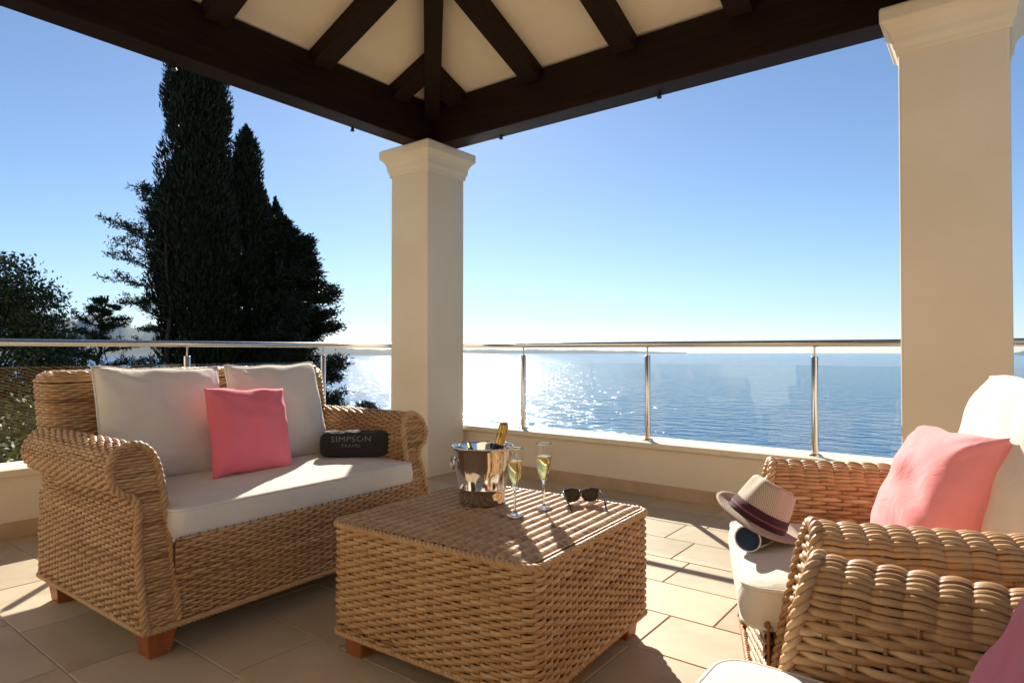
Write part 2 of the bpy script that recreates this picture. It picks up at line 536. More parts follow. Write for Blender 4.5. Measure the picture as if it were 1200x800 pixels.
def plain(name, c, rough=0.5, spec=0.5):
    m, nt, b = mat(name)
    tc = nd(nt, 'ShaderNodeTexCoord')
    n = nd(nt, 'ShaderNodeTexNoise', Scale=30, Detail=3)
    nt.links.new(tc.outputs['Object'], n.inputs['Vector'])
    rp = ramp(nt, [(0.3, tuple(x * 0.9 for x in c)), (0.7, tuple(x * 1.1 for x in c))])
    nt.links.new(n.outputs['Fac'], rp.inputs[0]); nt.links.new(rp.outputs[0], b.inputs['Base Color'])
    b.inputs['Roughness'].default_value = rough
    b.inputs['Specular IOR Level'].default_value = spec
    return m
M['black_plastic'] = plain('black_acetate', (0.010, 0.009, 0.009), 0.16)
M['lens'] = plain('dark_lens', (0.008, 0.014, 0.009), 0.05, 0.35)
M['bottle'] = plain('dark_green_glass', (0.010, 0.022, 0.010), 0.08, 0.6)
M['iron'] = plain('dark_iron', (0.03, 0.025, 0.02), 0.5)
M['band'] = fabric('plum_ribbon', (0.055, 0.018, 0.028), var=0.15, wr=0)
M['band_stripe'] = fabric('mauve_ribbon', (0.20, 0.07, 0.10), var=0.1, wr=0)

def straw_material():
    m, nt, b = mat('patterned_straw')
    tc = nd(nt, 'ShaderNodeTexCoord')
    mp = nd(nt, 'ShaderNodeMapping'); mp.inputs['Rotation'].default_value = (0, 0, R(45))
    nt.links.new(tc.outputs['UV'], mp.inputs['Vector'])
    ck = nd(nt, 'ShaderNodeTexChecker', Scale=26.0)
    ck.inputs['Color1'].default_value = (0.62, 0.50, 0.38, 1); ck.inputs['Color2'].default_value = (0.33, 0.21, 0.15, 1)
    w1 = nd(nt, 'ShaderNodeTexWave', Scale=9.0, Distortion=0.0); w1.bands_direction = 'X'
    w2 = nd(nt, 'ShaderNodeTexWave', Scale=9.0, Distortion=0.0); w2.bands_direction = 'Y'
    for n in (ck, w1, w2): nt.links.new(mp.outputs[0], n.inputs['Vector'])
    mxn = nd(nt, 'ShaderNodeMath', operation='MAXIMUM')
    nt.links.new(w1.outputs['Fac'], mxn.inputs[0]); nt.links.new(w2.outputs['Fac'], mxn.inputs[1])
    rp = ramp(nt, [(0.55, (0.27, 0.19, 0.135)), (0.85, (0.54, 0.45, 0.35))])
    nt.links.new(mxn.outputs[0], rp.inputs[0])
    nt.links.new(rp.outputs[0], b.inputs['Base Color'])
    n2 = nd(nt, 'ShaderNodeTexNoise', Scale=500, Detail=2)
    nt.links.new(tc.outputs['Object'], n2.inputs['Vector'])
    bp = nd(nt, 'ShaderNodeBump', Strength=0.4, Distance=0.001)
    nt.links.new(n2.outputs['Fac'], bp.inputs['Height']); nt.links.new(bp.outputs[0], b.inputs['Normal'])
    b.inputs['Roughness'].default_value = 0.8
    return m
M['straw'] = straw_material()

def leaf_material(name, c0, c1):
    m, nt, b = mat(name)
    at = nd(nt, 'ShaderNodeAttribute', attribute_name='tint')
    rp = ramp(nt, [(0.0, c0), (1.0, c1)])
    nt.links.new(at.outputs['Fac'], rp.inputs[0])
    nt.links.new(rp.outputs[0], b.inputs['Base Color'])
    b.inputs['Roughness'].default_value = 0.6
    b.inputs['Specular IOR Level'].default_value = 0.25
    return m
M['cypress'] = leaf_material('cypress_foliage', (0.006, 0.010, 0.005), (0.018, 0.028, 0.010))
M['pine'] = leaf_material('pine_foliage', (0.012, 0.020, 0.009), (0.036, 0.052, 0.020))
M['oak'] = leaf_material('oak_foliage', (0.014, 0.024, 0.010), (0.05, 0.07, 0.024))
M['shrub'] = leaf_material('shrub_foliage', (0.035, 0.06, 0.015), (0.12, 0.16, 0.04))
M['light_block'] = noisy('dark_light_block', (0.06, 0.030, 0.013), (0.10, 0.052, 0.022), scale=30, rough=0.9, bump=0)  # added dark sheets behind the weave: stop sun leaks, darken the gaps
M['bark'] = noisy('bark', (0.025, 0.018, 0.013), (0.055, 0.04, 0.03), scale=6, rough=0.95, bump=0.8, bscale=25, dist=0.02)
M['soil'] = noisy('hillside', (0.06, 0.075, 0.025), (0.12, 0.12, 0.05), scale=0.25, rough=1.0, bump=0.6, bscale=3, c2=(0.16, 0.13, 0.07), dist=0.2)
M['hill'] = noisy('far_hills', (0.050, 0.065, 0.035), (0.09, 0.10, 0.06), scale=0.002, rough=1.0, bump=0)

def sea_material():
    m, nt, b = mat('sea_water')
    tc = nd(nt, 'ShaderNodeTexCoord')
    b.inputs['Base Color'].default_value = (0.010, 0.115, 0.29, 1)
    b.inputs['Roughness'].default_value = 0.10
    b.inputs['IOR'].default_value = 1.33
    b.inputs['Specular IOR Level'].default_value = 0.36
    prev = None
    for sc_, dist, st in ((0.045, 4.6, 1.0), (0.22, 1.05, 1.0)):
        mp = nd(nt, 'ShaderNodeMapping')
        mp.inputs['Rotation'].default_value = (0, 0, R(25)); mp.inputs['Scale'].default_value = (1.0, 1.6, 1.0)
        nt.links.new(tc.outputs['Object'], mp.inputs['Vector'])
        n = nd(nt, 'ShaderNodeTexNoise', Scale=sc_, Detail=2.0, Roughness=0.5, Distortion=0.3)
        nt.links.new(mp.outputs[0], n.inputs['Vector'])
        bp = nd(nt, 'ShaderNodeBump', Strength=st, Distance=dist)
        nt.links.new(n.outputs['Fac'], bp.inputs['Height'])
        if prev is not None: nt.links.new(prev.outputs[0], bp.inputs['Normal'])
        prev = bp
    nt.links.new(prev.outputs[0], b.inputs['Normal'])
    return m
M['sea'] = sea_material()

# ================================================================== SETTING
SEA_Z = -60.0
# sea: a disc out to the horizon, denser toward the middle
mb = MB()
rings = [0.0, 30, 80, 160, 300, 600, 1200, 2500, 5000, 10000, 15500]
prof = np.array([(max(r, 0.01), SEA_Z) for r in rings])
mb.lathe(prof, n=96)
sea = mb.build('sea', M['sea'])
tag(sea, kind='structure')

def terrain_z(x, y):
    s = np.maximum(0.0, -x - 4.0)
    t = np.maximum(0.0, y - 4.0)
    z = -1.7 - 0.05 * s - 0.30 * t
    z = z - 0.45 * np.maximum(0, s - 32) - 0.25 * np.maximum(0, t - 6)
    z = z + 0.35 * np.sin(x * 0.31 + 1.0) * np.cos(y * 0.27) * np.clip((s + t) / 10, 0, 1)
    z = z - 0.15 * np.maximum(0, x - 12)
    return np.maximum(z, -64.0)
gx = np.concatenate([np.linspace(-320, -40, 40), np.linspace(-38, 20, 59), np.linspace(24, 260, 25)])
gy = np.concatenate([np.linspace(-120, -12, 12), np.linspace(-10, 40, 51), np.linspace(44, 260, 40)])
GX, GY = np.meshgrid(gx, gy, indexing='ij')
GZ = terrain_z(GX, GY)
mb = MB(); mb.grid(np.stack([GX, GY, GZ], -1))
hillside = mb.build('hillside', M['soil'])
tag(hillside, kind='structure')

# far coast: two ridges of hills across the water
def ridge(name, az0, az1, dist, depth, heights, seed):
    rg = np.random.default_rng(seed)
    n, k = 120, 14
    a = np.linspace(R(az0), R(az1), n)           # azimuth left of +Y
    hp = np.interp(np.linspace(0, 1, n), np.linspace(0, 1, len(heights)), heights)
    for f_, am in ((7, .10), (17, .06), (41, .035)):
        hp = hp * (1 + am * np.sin(np.linspace(0, f_ * 2 * PI, n) + rg.uniform(0, 6)))
    w = np.linspace(0, 1, k)
    shape = np.sin(np.clip(w, 0, 1) * PI) ** 1.2
    rr = dist + depth * w
    P = np.zeros((n, k, 3))
    P[..., 0] = -np.sin(a)[:, None] * rr
    P[..., 1] = np.cos(a)[:, None] * rr
    nz = rg.normal(0, 0.05, (n, k))
    P[..., 2] = SEA_Z - 4 + hp[:, None] * shape[None, :] * (1 + nz)
    m_ = MB(); m_.grid(P)
    o = m_.build(name, M['hill'])
    return tag(o, kind='structure')
ridge('hills', 88, 42, 8200, 1800, [150, 190, 210, 170, 150, 160, 120, 60, 5], 3)
ridge('hills', 92, 58, 11200, 3000, [640, 760, 860, 800, 640, 470, 260, 20], 5)
ridge('hills', 52, 22, 13000, 1800, [40, 90, 100, 75, 80, 70, 50, 20], 8)
ridge('hills', -1.0, -10, 11500, 1500, [30, 120, 180, 160, 140], 9)

# ---- terrace floor: slab + every paving slab as a piece
XW, YW = -4.40, 4.27        # inner faces of the two parapets
mb = MB(); mb.box((XW - 0.02, -6.0, -4.0), (6.0, YW + 0.02, -0.0045))
floor = mb.build('terrace_floor', M['grout'], smooth=False)
tag(floor, kind='structure')
ROW = 0.3235
tile_meshes = {}
def tile_mesh(w):
    key = round(w, 2)
    if key not in tile_meshes:
        bm = bmesh.new()
        bmesh.ops.create_cube(bm, size=1)
        bmesh.ops.scale(bm, vec=(key - 0.005, ROW - 0.005, 0.024), verts=bm.verts)
        bmesh.ops.bevel(bm, geom=[e for e in bm.edges if e.verts[0].co.z > 0 and e.verts[1].co.z > 0], offset=0.0022, segments=1, affect='EDGES')
        me = bpy.data.meshes.new('tile'); bm.to_mesh(me); bm.free()
        me.materials.append(M['tile'])
        tile_meshes[key] = me
    return tile_meshes[key]
known = {0: -1.49, 1: -1.315, 2: -1.214, 3: -0.863, 8: -2.9}
row_rng = random.Random(4)
n_tiles = 0
rest = MB()
y_top = 3.683 + ROW
for i in range(-2, 28):
    y1 = y_top - i * ROW if i >= 0 else y_top - i * ROW
    y0 = y1 - ROW
    if y0 > YW: continue
    ri = i - 1
    xs = known.get(ri, None)
    if xs is None: xs = row_rng.uniform(-1.0, -0.4)
    # build joints to both sides with mixed lengths
    joints = [xs]
    while joints[-1] < 3.2: joints.append(joints[-1] + row_rng.choice((0.48, 0.54, 0.58, 0.64)))
    left = [xs]
    while left[-1] > XW: left.append(left[-1] - row_rng.choice((0.48, 0.54, 0.58, 0.64)))
    joints = left[::-1][:-1] + joints
    for a, b_ in zip(joints[:-1], joints[1:]):
        if b_ < XW + 0.02: continue
        cx_, cy_ = (a + b_) / 2, (y0 + y1) / 2
        vis = (-4.6 < cx_ < 0.75) and cy_ > 0.05
        if vis and n_tiles < 290:
            o = bpy.data.objects.new('tile', tile_mesh(b_ - a))
            COL.objects.link(o); o.parent = floor
            o.location = (cx_, cy_, -0.0125 + row_rng.uniform(-0.0006, 0.0006))
            o.rotation_euler = (row_rng.uniform(-0.0012, 0.0012), row_rng.uniform(-0.0012, 0.0012), 0)
            n_tiles += 1
        else:
            rest.box((a + 0.0025, y0 + 0.0025, -0.02), (b_ - 0.0025, y1 - 0.0025, -0.001))
o = rest.build('paving', M['tile'], floor, smooth=False, kind='stuff')

# ---- parapet walls
def parapet(label, axis):
    t = thing('parapet_wall', label, 'wall')
    def bx(nm, d0, d1, s0, s1, z0, z1, m, bev):
        mb = MB()
        if axis == 'x': mb.box((s0, YW + d0, z0), (s1, YW + d1, z1))
        else: mb.box((XW - d1, s0, z0), (XW - d0, s1, z1))
        return mb.build(nm, m, t, smooth=False, bevel=bev)
    if axis == 'x':
        s0, s1 = XW - 0.24, 6.0
    else:
        s0, s1 = -6.0, YW - 0.002
    bx('wall', 0.0, 0.24, s0, s1, -4.0, 0.345, M['plaster'], None)
    s0c = s0 - (0.03 if axis == 'x' else 0)
    c = bx('coping', -0.045, 0.285, s0c if axis == 'x' else s0, s1 - (0 if axis == 'x' else 0.045), 0.345, 0.385, M['coping'], 0.006)
    bx('skirting', -0.016, 0.0, s0 + (0.26 if axis == 'x' else 0), s1 - (0 if axis == 'x' else 0.018), -0.006, 0.088, M['skirting'], 0.003)
    return t
parapet('low cream parapet wall with stone coping beside the armchairs', 'x')
parapet('low cream parapet wall with stone coping behind the wicker sofa', 'y')

# ---- columns
def column(cx_, cy_, label):
    t = thing('column', label, 'column', (cx_, cy_, 0), group='columns carrying the roof')
    mb = MB(); mb.box((-.225, -.225, -0.02), (.225, .225, 2.60)); mb.build('shaft', M['plaster'], t, smooth=False, bevel=0.012)
    mb = MB()
    prof = smooth_profile = [(.222, 2.555), (.236, 2.557), (.238, 2.585), (.246, 2.600), (.250, 2.612), (.252, 2.640), (.262, 2.672), (.282, 2.700), (.296, 2.712), (.300, 2.718), (.300, 2.775), (.294, 2.789), (.20, 2.79)]
    P = np.zeros((4, len(prof), 3))
    for q, (sx, sy) in enumerate(((1, 1), (-1, 1), (-1, -1), (1, -1))):
        for j, (h, z) in enumerate(prof): P[q, j] = (sx * h, sy * h, z)
    mb.grid(P, closed_u=True); mb.build('capital', M['capital'], t, smooth=False, bevel=0.004)
    return t
column(-3.975, 3.975, 'square cream column at the terrace corner behind the sofa')
column(-0.160, 3.975, 'square cream column behind the armchair with pink pillow')

# ---- pavilion roof
roof = thing('pavilion_roof', 'hipped roof of dark beams and rafters with cream soffit over the terrace', 'roof', (0, 0, 2.79))
BX0, BX1, BY1, BY0 = -3.99, -0.07, 4.04, -3.0
ZB = 2.79
def part_box(nm, a, b, m, bev=0.006):
    mb = MB(); mb.box((a[0], a[1], a[2] - ZB), (b[0], b[1], b[2] - ZB))
    return mb.build(nm, m, roof, smooth=False, bevel=bev)
part_box('beam', (BX0, BY0, 2.79), (BX0 + .18, BY1, 3.15), M['beam_y'])
part_box('beam', (BX1 - .18, BY0, 2.79), (BX1, BY1, 3.15), M['beam_y'])
part_box('beam', (BX0 + .18, BY1 - .19, 2.788), (BX1 - .18, BY1, 3.148), M['beam_x'])
SL = math.tan(R(21))
ex0, ex1, ey1, ey0 = BX0 - .16, BX1 + .16, BY1 + .16, BY0
xm = (BX0 + BX1) / 2
def sof_z_left(x): return 3.165 + (x - (BX0 + .18)) * SL
zr = sof_z_left(xm)
ze = sof_z_left(ex0)
yh = ey1 - (xm - ex0)
th = 0.05
V = [(ex0, ey0), (ex0, ey1), (ex1, ey1), (ex1, ey0), (xm, ey0), (xm, yh)]
Z = [ze, ze, ze, ze, zr, zr]
lo = [(x, y, z - ZB) for (x, y), z in zip(V, Z)]
def slope(nm, off, th_, m):
    mb = MB()
    for quad in ((0, 4, 5, 1), (2, 5, 4, 3), (1, 5, 2, 2)):
        v = [np.array(lo[q]) + (0, 0, off) for q in quad]
        mb.add(v, [(0, 1, 2, 3)])
        v2 = [p + (0, 0, th_) for p in v]
        mb.add(v2, [(3, 2, 1, 0)])
    # eave edge
    for a, b in ((0, 1), (1, 2), (2, 3)):
        A, B_ = np.array(lo[a]) + (0, 0, off), np.array(lo[b]) + (0, 0, off)
        mb.add([A, B_, B_ + (0, 0, th_), A + (0, 0, th_)], [(0, 1, 2, 3)])
    return mb.build(nm, m, roof, smooth=False)
slope('soffit', 0.0, 0.03, M['soffit'])
slope('roof_covering', 0.034, 0.06, M['roof_tile'])
def rafter(p0, p1, w, d, m, nm='rafter'):
    """beam from p0 to p1 (points on the soffit underside), width w, hanging d below"""
    p0, p1 = Vector(p0), Vector(p1)
    t = (p1 - p0).normalized()
    side = Vector((-t.y, t.x, 0)).normalized()
    upv = side.cross(t) * -1
    upv = t.cross(side)
    if upv.z < 0: upv = -upv
    L = (p1 - p0).length
    mb = MB(); mb.box((0, -w / 2, -d), (L, w / 2, -0.0025))
    o = mb.build(nm, m, roof, smooth=False, bevel=0.005)
    mtx = Matrix((t, side, upv)).transposed().to_4x4()
    mtx.translation = p0 - Vector((0, 0, ZB))
    o.matrix_local = mtx
    return o
xi = BX0 + 0.17
yi = BY1 - 0.18
for yj in (3.46, 2.72, 1.955, 1.20, 0.445, -0.265, -1.025, -1.785, -2.545):
    xe = min(xm, BX0 + (BY1 - yj) - 0.02) if yj > yh else xm
    rafter((xi, yj, sof_z_left(xi)), (xe, yj, sof_z_left(xe)), .15, .115, M['beam_x'])
    xr = BX1 - 0.17; xe2 = 2 * xm - xe
    rafter((xr, yj, sof_z_left(xi)), (xe2, yj, sof_z_left(xe)), .15, .115, M['beam_x'])
for xj in (-3.50, -2.74, -1.97, -1.20, -0.43):
    dx = min(xj - BX0, BX1 - xj)
    ye = max(yh + 0.05, BY1 - dx + 0.02)
    zz = lambda y: 3.165 + (yi - 0.01 - y) * SL
    rafter((xj, yi, zz(yi)), (xj, ye, zz(ye)), .15, .115, M['beam_x'])
rafter((BX0 + .1, BY1 - .1, sof_z_left(BX0 + .1)), (xm, BY1 - (xm - BX0), sof_z_left(xm)), .13, .15, M['beam_x'], 'hip_rafter')
rafter((BX1 - .1, BY1 - .1, sof_z_left(BX0 + .1)), (xm, BY1 - (xm - BX0), sof_z_left(xm)), .13, .15, M['beam_x'], 'hip_rafter')
hk = MB(); hk.lathe([(0.001, 0), (.012, 0), (.012, -.020), (.016, -.022), (.016, -.032), (.001, -.034)], n=10)
hook_me = hk.mesh('hook')
for (hx, hy) in [(-3.975, 0.45), (-3.975, 1.80), (-3.975, 3.15), (-3.17, 4.0), (-1.80, 4.0), (-.45, 4.0)]:
    o = link('hook', hook_me, M['iron'], roof); o.location = (hx, hy, 0.001)

# ---- house wall behind the viewer (seen mirrored in the glass, throws warm light forward)
house = thing('house', 'cream rendered house wall with dark glazed doors facing the terrace', 'house', (0, -3.6, 0))
mb = MB(); mb.box((-12, -.6, -1.8), (-2.9, 0, 5.2)); mb.box((-2.9, -.6, 2.45), (-0.9, 0, 5.2)); mb.box((-0.9, -.6, -1.8), (9, 0, 5.2)); mb.box((-2.9, -.6, -1.8), (-0.9, 0, 0.0))
mb.build('wall', M['house'], house, smooth=False)
mb = MB()
for a in (-2.9, -1.94, -0.98): mb.box((a, -.12, 0), (a + .08, -.04, 2.45))
mb.box((-2.82, -.12, 2.37), (-0.98, -.04, 2.45)); mb.box((-2.82, -.12, 0), (-0.98, -.04, .1))
dr = mb.build('door_frame', M['beam_x'], house, smooth=False)
mb = MB(); mb.box((-2.82, -.09, .1), (-1.94, -.07, 2.37)); mb.box((-1.86, -.09, .1), (-.98, -.07, 2.37))
mb.build('door_glass', M['lens'], house, smooth=False)

# ---- railings
def railing(label, axis):
    t = thing('glass_railing', label, 'railing', (0, 0, 0))
    if axis == 'x':
        to = lambda s, d, z: (s, YW + 0.085 + d, z)
        posts = [-3.206 + 1.1455 * i for i in range(-1, 6)]
        ends = (XW - 0.085, 3.0)
    else:
        to = lambda s, d, z: (XW - 0.085 - d, s, z)
        posts = [2.133 + 1.125 * i for i in (-3, -2, -1, 0, 1, 2)]
        posts = [p for p in posts if p < 4.25]
        ends = (-2.2, YW + 0.085)
    mb = MB(); mb.tube([to(ends[0] - (0.02 if axis == 'x' else 0), 0, 1.095), to((ends[0] + ends[1]) / 2, 0, 1.095), to(ends[1], 0, 1.095)], 0.0215, k=20)
    mb.build('handrail', M['steel'], t)
    for p in posts:
        if axis == 'x' and p < XW + 0.05: continue
        mb = MB()
        c0 = to(p, 0, 0)
        mb.lathe([(0.0215, .384), (.0215, 1.008), (.0185, 1.012), (.001, 1.012)], n=20, c=(c0[0], c0[1], 0))
        po = mb.build('post', M['steel'], t)
        mb = MB(); mb.lathe([(.001, .398), (.030, .398), (.040, .394), (.041, .385)], n=20, c=(c0[0], c0[1], 0)); mb.build('base_flange', M['steel'], po)
        mb = MB(); mb.lathe([(.0055, 1.0), (.0055, 1.068), (.013, 1.075)], n=12, c=(c0[0], c0[1], 0)); mb.build('stem', M['steel'], po)
    ps = sorted(posts)
    for a, b in zip(ps[:-1], ps[1:]):
        mb = MB()
        A = np.array(to(a + .016, -.005, .418)); B_ = np.array(to(b - .016, .005, .956))
        mb.box(np.minimum(A, B_), np.maximum(A, B_)); mb.build('pane', M['pane'], t, smooth=False)
    return t
railing('stainless steel railing with glass panes beside the armchairs', 'x')
railing('stainless steel railing with glass panes behind the wicker sofa', 'y')

# ================================================================== WICKER SEATS
ARM = np.array([(0, .085), (.004, .20), (.003, .34), (-.004, .44), (-.012, .505), (.004, .545), (.040, .566), (.064, .605), (.066, .650), (.042, .697), (-.008, .722),
                (-.055, .706), (-.084, .66), (-.094, .60), (-.099, .52), (-.104, .40), (-.105, .30)])
ARMC = smooth_curve(ARM, 10)
def arm_curve(pitch, ARMC):
    """profile points (outward offset, z), with outward normals, spaced by pitch"""
    p3 = np.c_[ARMC, np.zeros(len(ARMC))]
    P, s, L = resample(p3, pitch)
    T = np.gradient(P[:, :2], axis=0)
    T /= np.linalg.norm(T, axis=1, keepdims=True)
    N = np.c_[-T[:, 1], T[:, 0]] * -1          # outward of the profile
    return P[:, :2], N
FX, RX = 0.48, -0.50
def front_x(z, lean=0.13): return FX - lean * np.clip((np.asarray(z, float) - .1) / .55, 0, 1.2) ** 1.1

def wicker_seat(root, b, pitch=0.0135, stake=0.042, per=5, k=5, ridge_top=False, lean=0.13, ztop=.722, FX=.48, ZB_=.104, sr=.0078, sA=.0054):
    """woven frame of a sofa / armchair: local +x is the way it faces, b = half width of the base"""
    AC = ARMC.copy()
    AC[:, 1] = np.where(AC[:, 1] > .3, .3 + (AC[:, 1] - .3) * (ztop - .3) / .422, np.maximum(AC[:, 1], ZB_))
    AC = AC[np.r_[True, np.linalg.norm(np.diff(AC, axis=0), axis=1) > 1e-6]]
    def front_x(z, lean): return FX - lean * np.clip((np.asarray(z, float) - .1) / .55, 0, 1.2) ** 1.1
    prof, nrm = arm_curve(pitch, AC)
    i_out = int(np.argmax(prof[:, 1]))
    for sgn in (-1, 1):
        arm = MB()
        for j, ((o_, z), (no, nz)) in enumerate(zip(prof, nrm)):
            x1 = float(front_x(z, lean)) - 0.004
            pts = [(RX + .02, sgn * (b + o_), z), ((RX + x1) / 2, sgn * (b + o_), z), (x1, sgn * (b + o_), z)]
            nn = [(0, sgn * no, nz)] * 3
            top = ridge_top and z > ztop - .06
            if sgn < 0: pts, nn = pts, nn
            if top:
                weave_row(arm, pts, nn, stake, j, mode='ridge', An=0.0036, r=sr * .90, per=per + 3, k=k)
            else:
                weave_row(arm, pts, nn, stake, j, per=per, k=k, r=sr, An=sA)
        for xs_ in np.arange(RX + .02 + stake / 2, FX - .03, stake):
            zq = AC[::3]; ok = front_x(zq[:, 1], lean) > xs_ + .01
            if ok.sum() > 3:
                arm.tube(np.stack([np.full(ok.sum(), xs_), sgn * (b + zq[ok, 0]), zq[ok, 1]], 1) , .0042, k=5, caps=False, tint=.12)
        a_ob = arm.build('arm', M['wicker'], root, kind='stuff')
        core = MB()  # added dark core, keeps sun from leaking through the arm
        T_ = np.gradient(AC, axis=0); T_ /= np.linalg.norm(T_, axis=1, keepdims=True) + 1e-9
        Nc = np.c_[-T_[:, 1], T_[:, 0]] * -1
        cc = (AC - Nc * .0125)[::3]
        Pg = np.zeros((len(cc), 2, 3))
        Pg[:, 0] = np.c_[np.full(len(cc), RX + .035), sgn * (b + cc[:, 0]), np.maximum(cc[:, 1], ZB_ + .004)]
        Pg[:, 1] = np.c_[front_x(cc[:, 1], lean) - .016, sgn * (b + cc[:, 0]), np.maximum(cc[:, 1], ZB_ + .004)]
        core.grid(Pg)
        n_ = len(cc)
        core.add(Pg[:, 1], [(i, i + 1, n_ - 2 - i, n_ - 1 - i) for i in range(n_ // 2 - 1)])
        core.build('arm_light_block', M['light_block'], a_ob, smooth=False)
        # woven front of the arm
        fr = MB()
        zs = np.arange(ZB_ + .008, ztop - .006, pitch)
        out_z, out_o = AC[:int(np.argmax(AC[:, 1])) + 1, 1], AC[:int(np.argmax(AC[:, 1])) + 1, 0]
        in_z, in_o = AC[int(np.argmax(AC[:, 1])):, 1][::-1], AC[int(np.argmax(AC[:, 1])):, 0][::-1]
        for j, z in enumerate(zs):
            yo = np.interp(z, out_z, out_o); yn = np.interp(z, in_z, in_o)
            x = float(front_x(z, lean))
            if yo - yn < .03: continue
            pts = [(x, sgn * (b + yn + .006), z), (x, sgn * (b + (yo + yn) / 2), z), (x, sgn * (b + yo - .006), z)]
            weave_row(fr, pts, [(1, 0, .2)] * 3, stake * .8, j, per=per, k=k, An=sA * .8, r=sr)
        fr.build('arm_front', M['wicker'], a_ob, kind='stuff')
        br = MB()
        cz = AC[::2]
        x = front_x(cz[:, 1], lean) + .004
        path = np.stack([x, sgn * (b + cz[:, 0]), cz[:, 1]], 1)
        path = path[path[:, 2] > ZB_ - .005]
        # inner end runs down to the bottom edge
        tail = np.array([[float(front_x(zq, lean)) + .004, sgn * (b - .105), zq] for zq in np.arange(.27, ZB_, -.03)])
        path = np.vstack([path, tail])
        rope(br, path, Rr=.0075, r=.0072, pitch=.062, k=7)
        br.build('braid', M['wicker'], a_ob, kind='stuff')
    # front skirt
    sk = MB()
    yi_ = b - .101
    for j, z in enumerate(np.arange(ZB_ + .006, .40, pitch)):
        weave_row(sk, [(FX - .012, -yi_, z), (FX - .012, 0, z), (FX - .012, yi_, z)], [(1, 0, 0)] * 3, stake, j, per=per, k=k, r=sr, An=sA)
    for ys_ in np.arange(-yi_ + stake / 2, yi_, stake): sk.tube([(FX - .012, ys_, ZB_), (FX - .012, ys_, .25), (FX - .012, ys_, .40)], .004, k=5, caps=False, tint=.12)
    sk.build('front_skirt', M['wicker'], root, kind='stuff')
    ln = MB(); ln.box((FX - .030, -yi_, ZB_ + .004), (FX - .024, yi_, .372)); ln.build('skirt_light_block', M['light_block'], root, smooth=False)  # added boards against sun leaking through the skirts
    ln = MB(); ln.box((RX + .014, -b + .02, ZB_ + .004), (RX + .020, b - .02, .45)); ln.build('skirt_light_block', M['light_block'], root, smooth=False)
    # rear skirt
    rs = MB()
    for j, z in enumerate(np.arange(ZB_ + .006, .46, pitch * 1.15)):
        weave_row(rs, [(RX, b, z), (RX, 0, z), (RX, -b, z)], [(-1, 0, 0)] * 3, stake * 1.2, j, per=4, k=4, r=.0055)
    rs.build('rear_skirt', M['wicker'], root, kind='stuff')
    # back: closed loops, leaning and rounded over at the top
    bk = MB()
    hb = b + .004
    zs = list(np.arange(.40, .915, pitch))
    loops = [(z, 0.0) for z in zs if z < .912] + [(.920, .002), (.930, .006), (.938, .011), (.945, .018), (.950, .027), (.952, .038)]
    for j, (z, ins) in enumerate(loops):
        xf = -.295 - .21 * (z - .45) - ins
        xr = -.49 - .27 * (z - .45) + ins
        pr, nr = rrect((xf - xr) / 2, hb - ins, min(.07, (xf - xr) / 2 - .002), cx=(xf + xr) / 2)
        pts = np.c_[pr, np.full(len(pr), z)]
        nz = ins / .04 * 2
        nn = np.c_[nr, np.full(len(nr), nz)]
        if j == 0: nst = 2 * round(2 * (2 * hb + xf - xr - .06) / stake / 2)
        weave_row(bk, pts, nn, stake, j, closed=True, nst=nst, per=per, k=k, r=sr, An=sA)
    for j, x in enumerate(np.arange(-.575, -.415, pitch)):
        weave_row(bk, [(x, -hb + .05, .953), (x, 0, .955), (x, hb - .05, .953)], [(0, 0, 1)] * 3, stake, j, per=per, k=k, r=sr, An=sA)
    bo_ = bk.build('backrest', M['wicker'], root, kind='stuff')
    bl = MB(); st_ = []  # added shell that stops light coming through the back weave
    for z in (.39, .55, .75, .938):
        xf = -.295 - .21 * (z - .45) - .014; xr = -.49 - .27 * (z - .45) + .014
        pr, nr = rrect((xf - xr) / 2, hb - .014, .055, cx=(xf + xr) / 2); st_.append(np.c_[pr, np.full(len(pr), z)])
    st_.append(st_[-1] * np.array((0, 0, 1)) + np.array((st_[-1][:, 0].mean(), 0, 0)))
    bl.grid(np.array(st_), closed_v=True); bl.build('backrest_light_block', M['light_block'], bo_, smooth=False)
    # bottom braid and light-blocking deck
    bb = MB()
    pr, nr = rrect((FX - RX) / 2 + .004, b + .006, .03, cx=(FX + RX) / 2)
    rope(bb, np.c_[pr, np.full(len(pr), ZB_ + .002)], Rr=.0055, r=.0058, pitch=.05, k=6, closed=True)
    bb.build('bottom_braid', M['wicker'], root, kind='stuff')
    dk = MB(); dk.box((RX + .03, -b + .115, .335), (FX - .07, b - .115, .372)); dk.build('light_block_deck', M['bark'], root, smooth=False)  # plank added under the cushion to block light
    for sx in (FX - .075, RX + .10):
        for sy in (-b + .065, b - .065):
            lg = MB()
            t_, q = .052, .038
            lg.hexa([(sx - q, sy - q, 0), (sx + q, sy - q, 0), (sx + q, sy + q, 0), (sx - q, sy + q, 0), (sx - t_, sy - t_, ZB_ + .012), (sx + t_, sy - t_, ZB_ + .012), (sx + t_, sy + t_, .11), (sx - t_, sy + t_, ZB_ + .012)])
            lg.build('leg', M['leg'], root, smooth=False, bevel=.004)

